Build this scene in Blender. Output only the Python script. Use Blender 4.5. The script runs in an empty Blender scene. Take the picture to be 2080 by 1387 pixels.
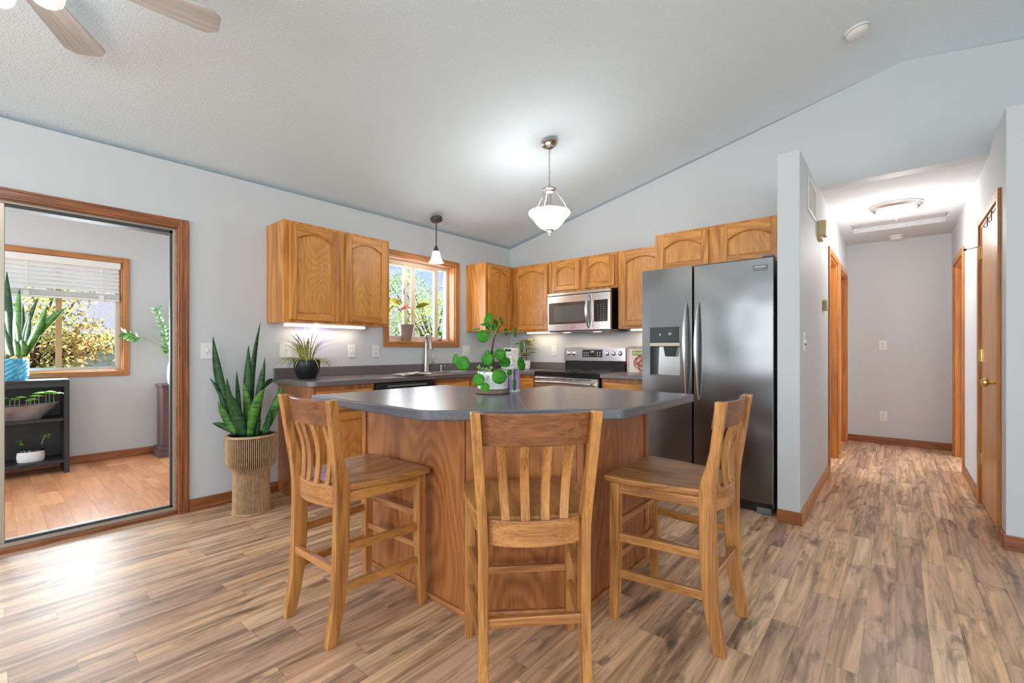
import bpy, bmesh, math, random
from mathutils import Vector, Matrix
random.seed(7)
C = bpy.context.scene
COL = C.collection
# ------------------------------------------------------------------ camera
F = 913.564; HY = 711.0; CAMZ = 1.14; TH = math.radians(40.49)
cam_data = bpy.data.cameras.new('camera'); cam = bpy.data.objects.new('camera', cam_data); COL.objects.link(cam)
cam.location = (0, 0, CAMZ); cam.rotation_euler = (math.pi/2, 0, TH)
cam_data.sensor_width = 36; cam_data.lens = F/2080*36; cam_data.shift_y = (HY-693.5)/2080
cam_data.clip_start = .05; cam_data.clip_end = 200
C.camera = cam
# ------------------------------------------------------------------ world, exposure, lights
C.view_settings.view_transform = 'Standard'; C.view_settings.look = 'None'
C.view_settings.gamma = 1; C.view_settings.use_curve_mapping = False
C.view_settings.exposure = 0.0
C.cycles.max_bounces = 10; C.cycles.diffuse_bounces = 6; C.cycles.glossy_bounces = 5; C.cycles.transparent_max_bounces = 12
C.cycles.sample_clamp_indirect = 6
w = bpy.data.worlds.new('sky'); C.world = w; w.use_nodes = True
nt = w.node_tree; nt.nodes.clear()
o = nt.nodes.new('ShaderNodeOutputWorld'); b = nt.nodes.new('ShaderNodeBackground'); r = nt.nodes.new('ShaderNodeValToRGB')
tc = nt.nodes.new('ShaderNodeTexCoord'); sp = nt.nodes.new('ShaderNodeSeparateXYZ')
nt.links.new(tc.outputs['Generated'], sp.inputs[0]); nt.links.new(sp.outputs['Z'], r.inputs[0])
r.color_ramp.elements[0].position = 0.0; r.color_ramp.elements[0].color = (.66, .79, 1, 1)
r.color_ramp.elements[1].position = .4; r.color_ramp.elements[1].color = (.26, .45, .88, 1)
nt.links.new(r.outputs[0], b.inputs[0]); b.inputs[1].default_value = 1.15; nt.links.new(b.outputs[0], o.inputs[0])

def light(name, kind, loc, energy, color=(1, 1, 1), size=.1, size_y=None, rot=None, aim=None):
    d = bpy.data.lights.new(name, kind); d.energy = energy; d.color = color
    if kind == 'AREA':
        d.shape = 'RECTANGLE'; d.size = size; d.size_y = size_y or size
    elif kind in ('POINT', 'SPOT'):
        d.shadow_soft_size = size
    l = bpy.data.objects.new(name, d); COL.objects.link(l); l.location = loc
    if aim is not None:
        l.rotation_euler = (Vector(aim)-Vector(loc)).to_track_quat('-Z', 'Y').to_euler()
    elif rot: l.rotation_euler = rot
    return l
# daylight entering through the living room windows behind the camera
light('daylight_rear_window', 'AREA', (-1.6, -3.85, 1.5), 112, (.84, .93, 1), 2.4, 1.6, aim=(-1.4, 0, 3.0))
light('daylight_rear_window_2', 'AREA', (1.9, -3.85, 1.5), 76, (.84, .93, 1), 2.0, 1.6, aim=(1.2, 0, 3.0))
light('daylight_side_window', 'AREA', (3.75, -.6, 1.45), 58, (.84, .94, 1), 2.2, 1.5, aim=(0, .3, 2.9))
# daylight in the sunroom (its garden side and end windows)
light('daylight_sunroom', 'AREA', (-5.0, -2.85, 1.5), 105, (.88, .95, 1), 2.0, 1.7, aim=(-5.0, 0, 1.2))
light('daylight_sunroom_window', 'AREA', (-6.2, .25, 1.22), 48, (.92, .97, 1), 1.3, .55, aim=(-3.4, .4, .75))
light('daylight_kitchen_window', 'AREA', (-3.99, 3.0, 1.65), 16, (.93, .97, 1), .8, .75, aim=(-2, 3.0, 1.4))
sun = bpy.data.lights.new('sun', 'SUN'); sun.energy = 12; sun.angle = .02; sun.color = (1, .96, .88)
so = bpy.data.objects.new('sun', sun); COL.objects.link(so); so.rotation_euler = Vector((-.42, .30, -1.0)).to_track_quat('-Z', 'Y').to_euler()

# ------------------------------------------------------------------ helpers
def tag(o, label=None, cat=None, group=None, kind=None):
    if label: o['label'] = label
    if cat: o['category'] = cat
    if group: o['group'] = group
    if kind: o['kind'] = kind
    return o
def thing(name, loc, label, cat, group=None, rz=0):
    o = bpy.data.objects.new(name, None); COL.objects.link(o); o.empty_display_size = .05
    o.location = loc; o.rotation_euler = (0, 0, rz)
    return tag(o, label, cat, group)
sT, cT = math.sin(TH), math.cos(TH)
def W(px, py, u):                       # point seen at photo pixel px,py at forward distance u (metres)
    r = (px-1040)/F*u
    return Vector((-u*sT+r*cT, u*cT+r*sT, CAMZ-(py-HY)/F*u))
def WX(px, py, x0):
    d = W(px, py, 1)-Vector((0, 0, CAMZ)); t = x0/d.x
    return Vector((x0, d.y*t, CAMZ+d.z*t))

class MB:
    def __init__(s): s.bm = bmesh.new()
    def box(s, x0, x1, y0, y1, z0, z1):
        v = [s.bm.verts.new((x, y, z)) for x in (x0, x1) for y in (y0, y1) for z in (z0, z1)]
        for f in ((0, 1, 3, 2), (4, 6, 7, 5), (0, 4, 5, 1), (2, 3, 7, 6), (0, 2, 6, 4), (1, 5, 7, 3)):
            s.bm.faces.new([v[i] for i in f])
        return s
    def prism(s, pts, lo, hi, axis='z'):
        # pts 2-D: axis z -> (x,y), axis x -> (y,z), axis y -> (x,z)
        def P(p, h):
            return {'z': (p[0], p[1], h), 'x': (h, p[0], p[1]), 'y': (p[0], h, p[1])}[axis]
        a = [s.bm.verts.new(P(p, lo)) for p in pts]; b = [s.bm.verts.new(P(p, hi)) for p in pts]
        n = len(pts)
        s.bm.faces.new(a); s.bm.faces.new(b[::-1])
        for i in range(n): s.bm.faces.new((a[i], b[i], b[(i+1) % n], a[(i+1) % n]))
        return s
    def lathe(s, prof, c=(0, 0, 0), n=32, sx=1, sy=1, cap=True):
        rings = []
        for r, z in prof:
            rings.append([s.bm.verts.new((c[0]+sx*r*math.cos(2*math.pi*i/n), c[1]+sy*r*math.sin(2*math.pi*i/n), c[2]+z)) for i in range(n)])
        for a, b in zip(rings, rings[1:]):
            for i in range(n): s.bm.faces.new((a[i], a[(i+1) % n], b[(i+1) % n], b[i]))
        if cap:
            s.bm.faces.new(rings[0][::-1]); s.bm.faces.new(rings[-1])
        return s
    def tube(s, pts, r, n=8, cap=True, flat=None):
        pts = [Vector(p) for p in pts]; rs = r if isinstance(r, (list, tuple)) else [r]*len(pts)
        rings = []
        t0 = (pts[1]-pts[0]).normalized()
        up = Vector((0, 0, 1)) if abs(t0.z) < .9 else Vector((1, 0, 0))
        nrm = t0.cross(up).normalized()
        for i, p in enumerate(pts):
            t = (pts[min(i+1, len(pts)-1)]-pts[max(i-1, 0)]).normalized()
            nrm = (nrm-t*nrm.dot(t)).normalized(); bn = t.cross(nrm)
            rings.append([s.bm.verts.new(p+(nrm*math.cos(2*math.pi*k/n)+bn*math.sin(2*math.pi*k/n)*(flat or 1))*rs[i]) for k in range(n)])
        for a, b in zip(rings, rings[1:]):
            for i in range(n): s.bm.faces.new((a[i], a[(i+1) % n], b[(i+1) % n], b[i]))
        if cap:
            s.bm.faces.new(rings[0][::-1]); s.bm.faces.new(rings[-1])
        return s
    def bar(s, a, b, wd, ht, up=(0, 0, 1)):      # rectangular bar from a to b
        a = Vector(a); b = Vector(b); t = (b-a).normalized(); up = Vector(up)
        sd = t.cross(up).normalized(); up = sd.cross(t)
        vs = []
        for p in (a, b):
            for i, j in ((-1, -1), (1, -1), (1, 1), (-1, 1)):
                vs.append(s.bm.verts.new(p+sd*wd/2*i+up*ht/2*j))
        for f in ((0, 1, 2, 3), (7, 6, 5, 4), (0, 4, 5, 1), (1, 5, 6, 2), (2, 6, 7, 3), (3, 7, 4, 0)):
            s.bm.faces.new([vs[i] for i in f])
        return s
    def grid(s, rows):                           # rows of points -> quad sheet
        vr = [[s.bm.verts.new(p) for p in r] for r in rows]
        for a, b in zip(vr, vr[1:]):
            for i in range(len(a)-1): s.bm.faces.new((a[i], a[i+1], b[i+1], b[i]))
        return s
    def build(s, name, m, parent=None, bevel=0, smooth=False, solid=0, sub=0, label=None, seg=2, world=True):
        bmesh.ops.recalc_face_normals(s.bm, faces=s.bm.faces)
        me = bpy.data.meshes.new(name)
        if smooth:
            for f in s.bm.faces: f.smooth = True
        s.bm.to_mesh(me); s.bm.free()
        o = bpy.data.objects.new(name, me); COL.objects.link(o)
        if m: me.materials.append(m)
        if parent is not None:
            o.parent = parent
            if world:                            # vertices were given in room coordinates
                p = parent; loc = Vector((0, 0, 0))
                while p is not None: loc += p.location; p = p.parent
                me.transform(Matrix.Translation(-loc))
        if smooth:
            try: me.set_sharp_from_angle(angle=math.radians(42))
            except Exception: pass
        if solid:
            md = o.modifiers.new('solid', 'SOLIDIFY'); md.thickness = solid; md.offset = 0
        if bevel:
            md = o.modifiers.new('bevel', 'BEVEL'); md.width = bevel; md.segments = seg; md.limit_method = 'ANGLE'; md.angle_limit = math.radians(40)
            md.harden_normals = False
        if sub:
            md = o.modifiers.new('sub', 'SUBSURF'); md.levels = sub; md.render_levels = sub
        if label: o['label'] = label
        return o
def own_origin(o, loc):                          # give a one-mesh thing an origin at its base
    loc = Vector(loc); o.data.transform(Matrix.Translation(-loc)); o.location = loc; return o
def struct(name, mb, m, **k):
    return tag(mb.build(name, m, **k), kind='structure')
def text(name, s, size, loc, rot, m, parent, depth=.0006, align='CENTER', sx=1):
    cu = bpy.data.curves.new(name, 'FONT'); cu.body = s; cu.size = size; cu.extrude = depth; cu.align_x = align; cu.align_y = 'CENTER'
    o = bpy.data.objects.new(name, cu); COL.objects.link(o); cu.materials.append(m)
    p = parent; L = Vector((0, 0, 0))
    while p is not None: L += p.location; p = p.parent
    dg = bpy.context.evaluated_depsgraph_get(); me = bpy.data.meshes.new_from_object(o.evaluated_get(dg)); bpy.data.objects.remove(o)
    o = bpy.data.objects.new(name, me); COL.objects.link(o)
    if not me.materials: me.materials.append(m)
    o.parent = parent; o.location = Vector(loc)-L; o.rotation_euler = rot; o.scale = (sx, 1, 1)
    return o
def copy_tree(o, parent=None):
    c = o.copy(); COL.objects.link(c)
    if parent is not None: c.parent = parent
    for ch in [x for x in bpy.data.objects if x.parent == o]: copy_tree(ch, c)
    return c

# ------------------------------------------------------------------ materials
def srgb(r, g, b):
    def f(c):
        c /= 255
        return c/12.92 if c <= .04045 else ((c+.055)/1.055)**2.4
    return (f(r), f(g), f(b), 1)
def newmat(name):
    m = bpy.data.materials.new(name); m.use_nodes = True
    return m, m.node_tree, m.node_tree.nodes['Principled BSDF']
def mat(name, col, rough=.5, metal=0, spec=.5, noise=0, nscale=8, bump=0, bscale=60, coat=0, emit=0, trans=0, bdetail=3, ncol=None, alpha=1, stretch=None, sss=0):
    m, nt, p = newmat(name); N = nt.nodes; L = nt.links
    p.inputs['Base Color'].default_value = col; p.inputs['Roughness'].default_value = rough; p.inputs['Metallic'].default_value = metal
    p.inputs['Specular IOR Level'].default_value = spec; p.inputs['Coat Weight'].default_value = coat; p.inputs['Coat Roughness'].default_value = .1
    p.inputs['Alpha'].default_value = alpha
    if trans: p.inputs['Transmission Weight'].default_value = trans
    if emit: p.inputs['Emission Color'].default_value = col; p.inputs['Emission Strength'].default_value = emit
    tc = N.new('ShaderNodeTexCoord'); mp = N.new('ShaderNodeMapping'); L.new(tc.outputs['Object'], mp.inputs[0])
    if stretch: mp.inputs['Scale'].default_value = stretch
    if noise or ncol:
        n = N.new('ShaderNodeTexNoise'); n.inputs['Scale'].default_value = nscale; n.inputs['Detail'].default_value = 4; L.new(mp.outputs[0], n.inputs[0])
        r = N.new('ShaderNodeValToRGB'); L.new(n.outputs[0], r.inputs[0])
        c2 = ncol or tuple(min(1, c*(1-noise)) for c in col[:3])+(1,)
        r.color_ramp.elements[0].position = .35; r.color_ramp.elements[0].color = c2
        r.color_ramp.elements[1].position = .65; r.color_ramp.elements[1].color = col
        L.new(r.outputs[0], p.inputs['Base Color'])
    if bump:
        n = N.new('ShaderNodeTexNoise'); n.inputs['Scale'].default_value = bscale; n.inputs['Detail'].default_value = bdetail; L.new(mp.outputs[0], n.inputs[0])
        b = N.new('ShaderNodeBump'); b.inputs['Strength'].default_value = bump; b.inputs['Distance'].default_value = .01
        L.new(n.outputs[0], b.inputs['Height']); L.new(b.outputs[0], p.inputs['Normal'])
    return m
def oak(name, light_c, dark_c, axis='z', rough=.38, rings=7.0, fig=1.0, pore=.85, coat=.25, across=7.0, along=.8):
    m, nt, p = newmat(name); N = nt.nodes; L = nt.links
    def node(t): return N.new(t)
    tc = node('ShaderNodeTexCoord'); oi = node('ShaderNodeObjectInfo'); ad = node('ShaderNodeVectorMath'); ad.operation = 'ADD'
    mu = node('ShaderNodeVectorMath'); mu.operation = 'SCALE'; mu.inputs[0].default_value = (13.1, 7.7, 9.3); L.new(oi.outputs['Random'], mu.inputs['Scale'])
    L.new(tc.outputs['Object'], ad.inputs[0]); L.new(mu.outputs[0], ad.inputs[1])
    def mapped(ac, al):
        mp = node('ShaderNodeMapping'); s = {'x': (al, ac, ac), 'y': (ac, al, ac), 'z': (ac, ac, al)}[axis]
        mp.inputs['Scale'].default_value = s; L.new(ad.outputs[0], mp.inputs[0]); return mp
    n1 = node('ShaderNodeTexNoise'); n1.inputs['Scale'].default_value = 1; n1.inputs['Detail'].default_value = 1.2; n1.inputs['Roughness'].default_value = .45
    L.new(mapped(across, along).outputs[0], n1.inputs[0])
    m1 = node('ShaderNodeMath'); m1.operation = 'MULTIPLY'; m1.inputs[1].default_value = rings*6.28; L.new(n1.outputs[0], m1.inputs[0])
    sn = node('ShaderNodeMath'); sn.operation = 'SINE'; L.new(m1.outputs[0], sn.inputs[0])
    n2 = node('ShaderNodeTexNoise'); n2.inputs['Scale'].default_value = 1; n2.inputs['Detail'].default_value = 4; n2.inputs['Roughness'].default_value = .65
    L.new(mapped(190, 5).outputs[0], n2.inputs[0])
    n3 = node('ShaderNodeTexNoise'); n3.inputs['Scale'].default_value = 1; n3.inputs['Detail'].default_value = 2
    L.new(mapped(9, 1.0).outputs[0], n3.inputs[0])
    a = node('ShaderNodeMath'); a.operation = 'MULTIPLY_ADD'; a.inputs[1].default_value = .15*fig; a.inputs[2].default_value = .5; L.new(sn.outputs[0], a.inputs[0])
    b = node('ShaderNodeMath'); b.operation = 'MULTIPLY_ADD'; b.inputs[1].default_value = pore*1.3; L.new(n2.outputs[0], b.inputs[0]); L.new(a.outputs[0], b.inputs[2])
    c = node('ShaderNodeMath'); c.operation = 'MULTIPLY_ADD'; c.inputs[1].default_value = .6; L.new(n3.outputs[0], c.inputs[0]); L.new(b.outputs[0], c.inputs[2])
    d = node('ShaderNodeMath'); d.operation = 'ADD'; d.inputs[1].default_value = -.3-pore*.65; L.new(c.outputs[0], d.inputs[0])
    r = node('ShaderNodeValToRGB'); L.new(d.outputs[0], r.inputs[0])
    r.color_ramp.elements[0].position = .2; r.color_ramp.elements[0].color = dark_c
    r.color_ramp.elements[1].position = .78; r.color_ramp.elements[1].color = light_c
    L.new(r.outputs[0], p.inputs['Base Color'])
    p.inputs['Roughness'].default_value = rough; p.inputs['Coat Weight'].default_value = coat; p.inputs['Coat Roughness'].default_value = .25
    bp = node('ShaderNodeBump'); bp.inputs['Strength'].default_value = .05; bp.inputs['Distance'].default_value = .002
    L.new(d.outputs[0], bp.inputs['Height']); L.new(bp.outputs[0], p.inputs['Normal'])
    return m
def planks(name, pw, pl, cols, along='y', grain=1.0, rough=.34, dark=(.075, .05, .038, 1), knots=.55, kl=.6, kh=.74):
    m, nt, p = newmat(name); N = nt.nodes; L = nt.links
    def M(op, a, b=None, c=None):
        n = N.new('ShaderNodeMath'); n.operation = op
        for i, v in enumerate((a, b, c)):
            if v is None: continue
            if isinstance(v, (int, float)): n.inputs[i].default_value = v
            else: L.new(v, n.inputs[i])
        return n.outputs[0]
    tc = N.new('ShaderNodeTexCoord'); sp = N.new('ShaderNodeSeparateXYZ'); L.new(tc.outputs['Object'], sp.inputs[0])
    ac, al = (sp.outputs['X'], sp.outputs['Y']) if along == 'y' else (sp.outputs['Y'], sp.outputs['X'])
    rowf = M('DIVIDE', ac, pw); row = M('FLOOR', rowf)
    w1 = N.new('ShaderNodeTexWhiteNoise'); w1.noise_dimensions = '1D'; L.new(row, w1.inputs['W'])
    colf = M('ADD', M('DIVIDE', al, pl), M('MULTIPLY', w1.outputs[0], 17.3)); col = M('FLOOR', colf)
    cb = N.new('ShaderNodeCombineXYZ'); L.new(row, cb.inputs[0]); L.new(col, cb.inputs[1])
    w2 = N.new('ShaderNodeTexWhiteNoise'); w2.noise_dimensions = '3D'; L.new(cb.outputs[0], w2.inputs[0])
    rnd = w2.outputs[0]
    # grain
    off = M('MULTIPLY', rnd, 37.0)
    cv = N.new('ShaderNodeCombineXYZ'); L.new(M('MULTIPLY', ac, 26.0), cv.inputs[0]); L.new(M('MULTIPLY', al, 1.5), cv.inputs[1]); L.new(off, cv.inputs[2])
    n1 = N.new('ShaderNodeTexNoise'); n1.inputs['Scale'].default_value = 1; n1.inputs['Detail'].default_value = 5; n1.inputs['Roughness'].default_value = .6; n1.inputs['Distortion'].default_value = .8; L.new(cv.outputs[0], n1.inputs[0])
    cv2 = N.new('ShaderNodeCombineXYZ'); L.new(M('MULTIPLY', ac, 13.0), cv2.inputs[0]); L.new(M('MULTIPLY', al, 2.6), cv2.inputs[1]); L.new(M('ADD', off, 5.0), cv2.inputs[2])
    n2 = N.new('ShaderNodeTexNoise'); n2.inputs['Scale'].default_value = 1; n2.inputs['Detail'].default_value = 7; n2.inputs['Roughness'].default_value = .66; n2.inputs['Distortion'].default_value = .7; L.new(cv2.outputs[0], n2.inputs[0])
    r = N.new('ShaderNodeValToRGB'); L.new(rnd, r.inputs[0]); r.color_ramp.elements[0].color = cols[0]; r.color_ramp.elements[-1].color = cols[-1]
    for i, cc in enumerate(cols[1:-1]): e = r.color_ramp.elements.new((i+1)/(len(cols)-1)); e.color = cc
    g = N.new('ShaderNodeMix'); g.data_type = 'RGBA'; g.blend_type = 'MULTIPLY'; g.inputs[0].default_value = grain
    rg = N.new('ShaderNodeValToRGB'); rg.color_ramp.elements[0].position = .32; rg.color_ramp.elements[0].color = (.48, .44, .41, 1); rg.color_ramp.elements[1].position = .62; rg.color_ramp.elements[1].color = (1.2, 1.17, 1.14, 1)
    L.new(n1.outputs[0], rg.inputs[0]); L.new(r.outputs[0], g.inputs[6]); L.new(rg.outputs[0], g.inputs[7])
    k = N.new('ShaderNodeMapRange'); k.inputs[1].default_value = kl; k.inputs[2].default_value = kh; L.new(n2.outputs[0], k.inputs[0])
    kk = N.new('ShaderNodeMix'); kk.data_type = 'RGBA'; L.new(M('MULTIPLY', k.outputs[0], knots), kk.inputs[0]); L.new(g.outputs[2], kk.inputs[6]); kk.inputs[7].default_value = dark
    # joints
    fr = M('FRACT', rowf); e1 = M('LESS_THAN', M('MINIMUM', fr, M('SUBTRACT', 1.0, fr)), .0012/pw)
    fc = M('FRACT', colf); e2 = M('LESS_THAN', M('MINIMUM', fc, M('SUBTRACT', 1.0, fc)), .0012/pl)
    e = M('MAXIMUM', e1, e2)
    jj = N.new('ShaderNodeMix'); jj.data_type = 'RGBA'; L.new(M('MULTIPLY', e, .5), jj.inputs[0]); L.new(kk.outputs[2], jj.inputs[6]); jj.inputs[7].default_value = dark
    L.new(jj.outputs[2], p.inputs['Base Color']); p.inputs['Roughness'].default_value = rough
    bp = N.new('ShaderNodeBump'); bp.inputs['Strength'].default_value = .08; bp.inputs['Distance'].default_value = .004; L.new(n1.outputs[0], bp.inputs['Height']); L.new(bp.outputs[0], p.inputs['Normal'])
    return m
def glassmat(name, tint=(1, 1, 1, 1), refl=.12):
    m, nt, p = newmat(name); N = nt.nodes; L = nt.links
    t = N.new('ShaderNodeBsdfTransparent'); t.inputs[0].default_value = tint; g = N.new('ShaderNodeBsdfGlossy'); g.inputs['Roughness'].default_value = .01
    mx = N.new('ShaderNodeMixShader'); fr = N.new('ShaderNodeLayerWeight'); fr.inputs[0].default_value = refl
    mm = N.new('ShaderNodeMath'); mm.operation = 'MULTIPLY'; mm.inputs[1].default_value = .5; L.new(fr.outputs['Fresnel'], mm.inputs[0]); L.new(mm.outputs[0], mx.inputs[0])
    L.new(t.outputs[0], mx.inputs[1]); L.new(g.outputs[0], mx.inputs[2]); L.new(mx.outputs[0], N['Material Output'].inputs[0])
    return m
def steel(name, col=(.50, .50, .51, 1), rough=.3, wave=.0, grain='x'):
    m, nt, p = newmat(name); N = nt.nodes; L = nt.links
    p.inputs['Base Color'].default_value = col; p.inputs['Metallic'].default_value = 1; p.inputs['Roughness'].default_value = rough
    tc = N.new('ShaderNodeTexCoord'); mp = N.new('ShaderNodeMapping'); L.new(tc.outputs['Object'], mp.inputs[0]); mp.inputs['Scale'].default_value = (3, 3, 900) if grain == 'x' else (900, 900, 3)
    n = N.new('ShaderNodeTexNoise'); n.inputs['Scale'].default_value = 1; n.inputs['Detail'].default_value = 2; L.new(mp.outputs[0], n.inputs[0])
    b = N.new('ShaderNodeBump'); b.inputs['Strength'].default_value = .03; b.inputs['Distance'].default_value = .001; L.new(n.outputs[0], b.inputs['Height'])
    if wave:
        n2 = N.new('ShaderNodeTexNoise'); n2.inputs['Scale'].default_value = 2.2; n2.inputs['Detail'].default_value = 1; L.new(tc.outputs['Object'], n2.inputs[0])
        b2 = N.new('ShaderNodeBump'); b2.inputs['Strength'].default_value = wave; b2.inputs['Distance'].default_value = .03; L.new(n2.outputs[0], b2.inputs['Height']); L.new(b2.outputs[0], b.inputs['Normal'])
    L.new(b.outputs[0], p.inputs['Normal'])
    return m
def popcorn(name, col, strength=.5, scale=85):
    m, nt, p = newmat(name); N = nt.nodes; L = nt.links
    tc = N.new('ShaderNodeTexCoord'); n = N.new('ShaderNodeTexNoise'); n.inputs['Scale'].default_value = scale; n.inputs['Detail'].default_value = 3; n.inputs['Roughness'].default_value = .6
    L.new(tc.outputs['Object'], n.inputs[0])
    mr = N.new('ShaderNodeMapRange'); mr.inputs[1].default_value = .42; mr.inputs[2].default_value = .68; L.new(n.outputs[0], mr.inputs[0])
    b = N.new('ShaderNodeBump'); b.inputs['Strength'].default_value = strength; b.inputs['Distance'].default_value = .006; L.new(mr.outputs[0], b.inputs['Height'])
    L.new(b.outputs[0], p.inputs['Normal']); p.inputs['Base Color'].default_value = col; p.inputs['Roughness'].default_value = .9; p.inputs['Specular IOR Level'].default_value = .2
    return m
m_wall = mat('wall_paint', srgb(204, 207, 209), .6, bump=.04, bscale=120, spec=.3)
m_ceil = popcorn('ceiling_texture', srgb(230, 243, 250), .4, 110)
m_ceil_h = popcorn('hall_ceiling_texture', srgb(226, 229, 232), .8, 80)
m_floor = planks('laminate_planks', .10, .74, [srgb(188, 148, 118), srgb(226, 188, 150), srgb(200, 160, 130), srgb(232, 198, 162), srgb(186, 150, 126), srgb(214, 178, 148), srgb(228, 186, 144)], knots=.8, kl=.52, kh=.68, rough=.37)
m_floor2 = planks('oak_strip_floor', .13, .42, [srgb(186, 122, 82), srgb(214, 152, 106), srgb(196, 134, 92), srgb(222, 164, 118)], along='x', grain=.45, knots=.15, rough=.3, dark=srgb(120, 70, 44))
OL, OD = srgb(226, 156, 70), srgb(168, 98, 32)
m_oak = oak('honey_oak', OL, OD, 'z'); m_oak_x = oak('honey_oak_across', OL, OD, 'x'); m_oak_y = oak('honey_oak_depth', OL, OD, 'y')
m_panel = oak('oak_veneer_panel', srgb(230, 162, 80), srgb(180, 112, 46), 'z', rings=22, fig=.55, across=4.0, along=1.3)
m_isl = oak('island_oak_veneer', srgb(190, 122, 66), srgb(134, 74, 34), 'z', rings=24, fig=.75, across=3.2, along=.8)
m_trim = oak('casing_oak', srgb(176, 108, 60), srgb(104, 54, 26), 'z', fig=.6, pore=.9); m_trim_y = oak('casing_oak_level', srgb(176, 108, 60), srgb(104, 54, 26), 'y', fig=.6, pore=.9); m_trim_x = oak('casing_oak_cross', srgb(176, 108, 60), srgb(104, 54, 26), 'x', fig=.6, pore=.9)
m_wtrim = oak('window_oak', srgb(206, 142, 84), srgb(150, 88, 40), 'z', fig=.5); m_wtrim_y = oak('window_oak_level', srgb(206, 142, 84), srgb(150, 88, 40), 'y', fig=.5)
m_dtrim = oak('hall_door_oak', srgb(212, 138, 62), srgb(158, 88, 28), 'z', fig=.5); m_slab = oak('door_slab_oak', srgb(228, 174, 116), srgb(186, 130, 80), 'z', fig=.5, rings=5)
ST_L, ST_D = srgb(212, 150, 80), srgb(136, 80, 36)
m_stool = oak('stool_oak', ST_L, ST_D, 'z', rough=.36, rings=6, fig=.7, across=9, along=1.0, coat=.35)
m_stool_x = oak('stool_oak_rail', srgb(208, 146, 84), srgb(140, 82, 40), 'x', rough=.32, rings=6, fig=.8, across=9, along=1.0, coat=.35)
m_stool_y = oak('stool_oak_side_rail', ST_L, ST_D, 'y', rough=.32, rings=6, fig=.7, across=9, along=1.0, coat=.35)
m_seat = oak('stool_seat_oak', srgb(200, 138, 74), srgb(126, 78, 40), 'y', rough=.34, rings=9, fig=.8, across=6, along=1.2, coat=.2)
m_crest = oak('stool_crest_oak', srgb(156, 98, 56), srgb(84, 48, 26), 'x', rough=.35, rings=7, fig=.6, across=12, along=2, coat=.3)
m_counter = mat('charcoal_laminate', srgb(106, 106, 112), .27, spec=.9, ncol=srgb(78, 79, 86), nscale=260, bump=.015, bscale=300)
m_counter2 = mat('brown_grey_laminate', srgb(122, 112, 111), .28, spec=.9, ncol=srgb(94, 86, 86), nscale=260, bump=.015, bscale=300)
m_steel = steel('brushed_steel', (.175, .172, .167, 1), .27, wave=.7); m_steel_s = steel('satin_steel', (.68, .67, .66, 1), .22); m_chrome = mat('polished_steel', (.75, .75, .76, 1), .12, 1)
m_nickel = mat('brushed_nickel', (.50, .47, .44, 1), .28, 1); m_bronze = mat('dark_bronze', (.10, .085, .075, 1), .4, .7)
m_brass = mat('brass', (.75, .52, .2, 1), .2, 1)
m_black = mat('black_enamel', (.012, .012, .013, 1), .12, coat=.5); m_blackm = mat('black_plastic', (.02, .02, .022, 1), .4); m_blackgl = mat('black_glass', (.01, .011, .012, 1), .04, coat=1)
m_oveng = mat('smoked_door_glass', (.075, .065, .055, 1), .06, coat=1)
m_white = mat('white_plastic', srgb(232, 230, 224), .35); m_ivory = mat('beige_plastic', srgb(196, 176, 132), .45); m_whitec = mat('white_ceramic', srgb(236, 235, 232), .2, coat=.4)
m_vinyl = mat('window_vinyl', srgb(222, 206, 188), .4); m_alu = mat('champagne_aluminium', srgb(186, 176, 160), .35, .5)
m_gray = mat('dark_grey_gasket', (.05, .05, .055, 1), .5); m_grey2 = mat('grey_plastic', (.16, .16, .165, 1), .35)
m_glass = glassmat('window_glass'); m_shadow = mat('recess_black', (.01, .01, .01, 1), .8)
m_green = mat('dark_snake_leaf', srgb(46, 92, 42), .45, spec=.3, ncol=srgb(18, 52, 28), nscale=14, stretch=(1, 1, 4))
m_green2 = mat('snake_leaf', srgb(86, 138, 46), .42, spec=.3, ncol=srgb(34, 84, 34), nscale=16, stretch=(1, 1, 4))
m_pilea = mat('round_green_leaf', srgb(66, 146, 26), .45, spec=.25, ncol=srgb(38, 110, 14), nscale=20); m_stem = mat('pale_green_stem', srgb(150, 172, 104), .5); m_bark = mat('brown_stem', srgb(92, 66, 50), .7, noise=.4, nscale=60)
m_spider = mat('striped_grass_leaf', srgb(196, 190, 92), .4, ncol=srgb(112, 132, 52), nscale=60); m_yel = mat('yellow_green_leaf', srgb(186, 168, 52), .4, ncol=srgb(122, 134, 40), nscale=30); m_pink = mat('pink_leaf', srgb(214, 140, 120), .5)
m_zz = mat('glossy_green_leaf', srgb(78, 140, 62), .3, noise=.3, nscale=20); m_sprout = mat('light_green_leaf', srgb(130, 196, 64), .4, noise=.2, nscale=20); m_umb = mat('umbrella_leaf', srgb(206, 196, 80), .4, ncol=srgb(44, 66, 30), nscale=34)
m_soil = mat('potting_soil', (.03, .02, .015, 1), .9, bump=.6, bscale=90)
m_blackpot = mat('matt_black_pot', (.012, .012, .013, 1), .38); m_rope = mat('tan_cord', srgb(212, 172, 130), .7, noise=.25, nscale=30, bump=.2, bscale=200)
m_rope_d = mat('cord_gap', srgb(60, 42, 28), .8)
m_bark_s = mat('bark_slice', srgb(150, 124, 106), .75, noise=.35, nscale=60, bump=.3, bscale=60); m_slice = mat('slice_wood', srgb(200, 176, 146), .6, noise=.2, nscale=30)
m_towel = mat('striped_towel', srgb(226, 222, 208), .9, bump=.3, bscale=300)
m_darkwood = mat('black_brown_shelf', srgb(44, 42, 46), .42, noise=.3, nscale=30); m_brownped = mat('brown_painted_wood', srgb(98, 74, 74), .5, noise=.15, nscale=10)
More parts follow.
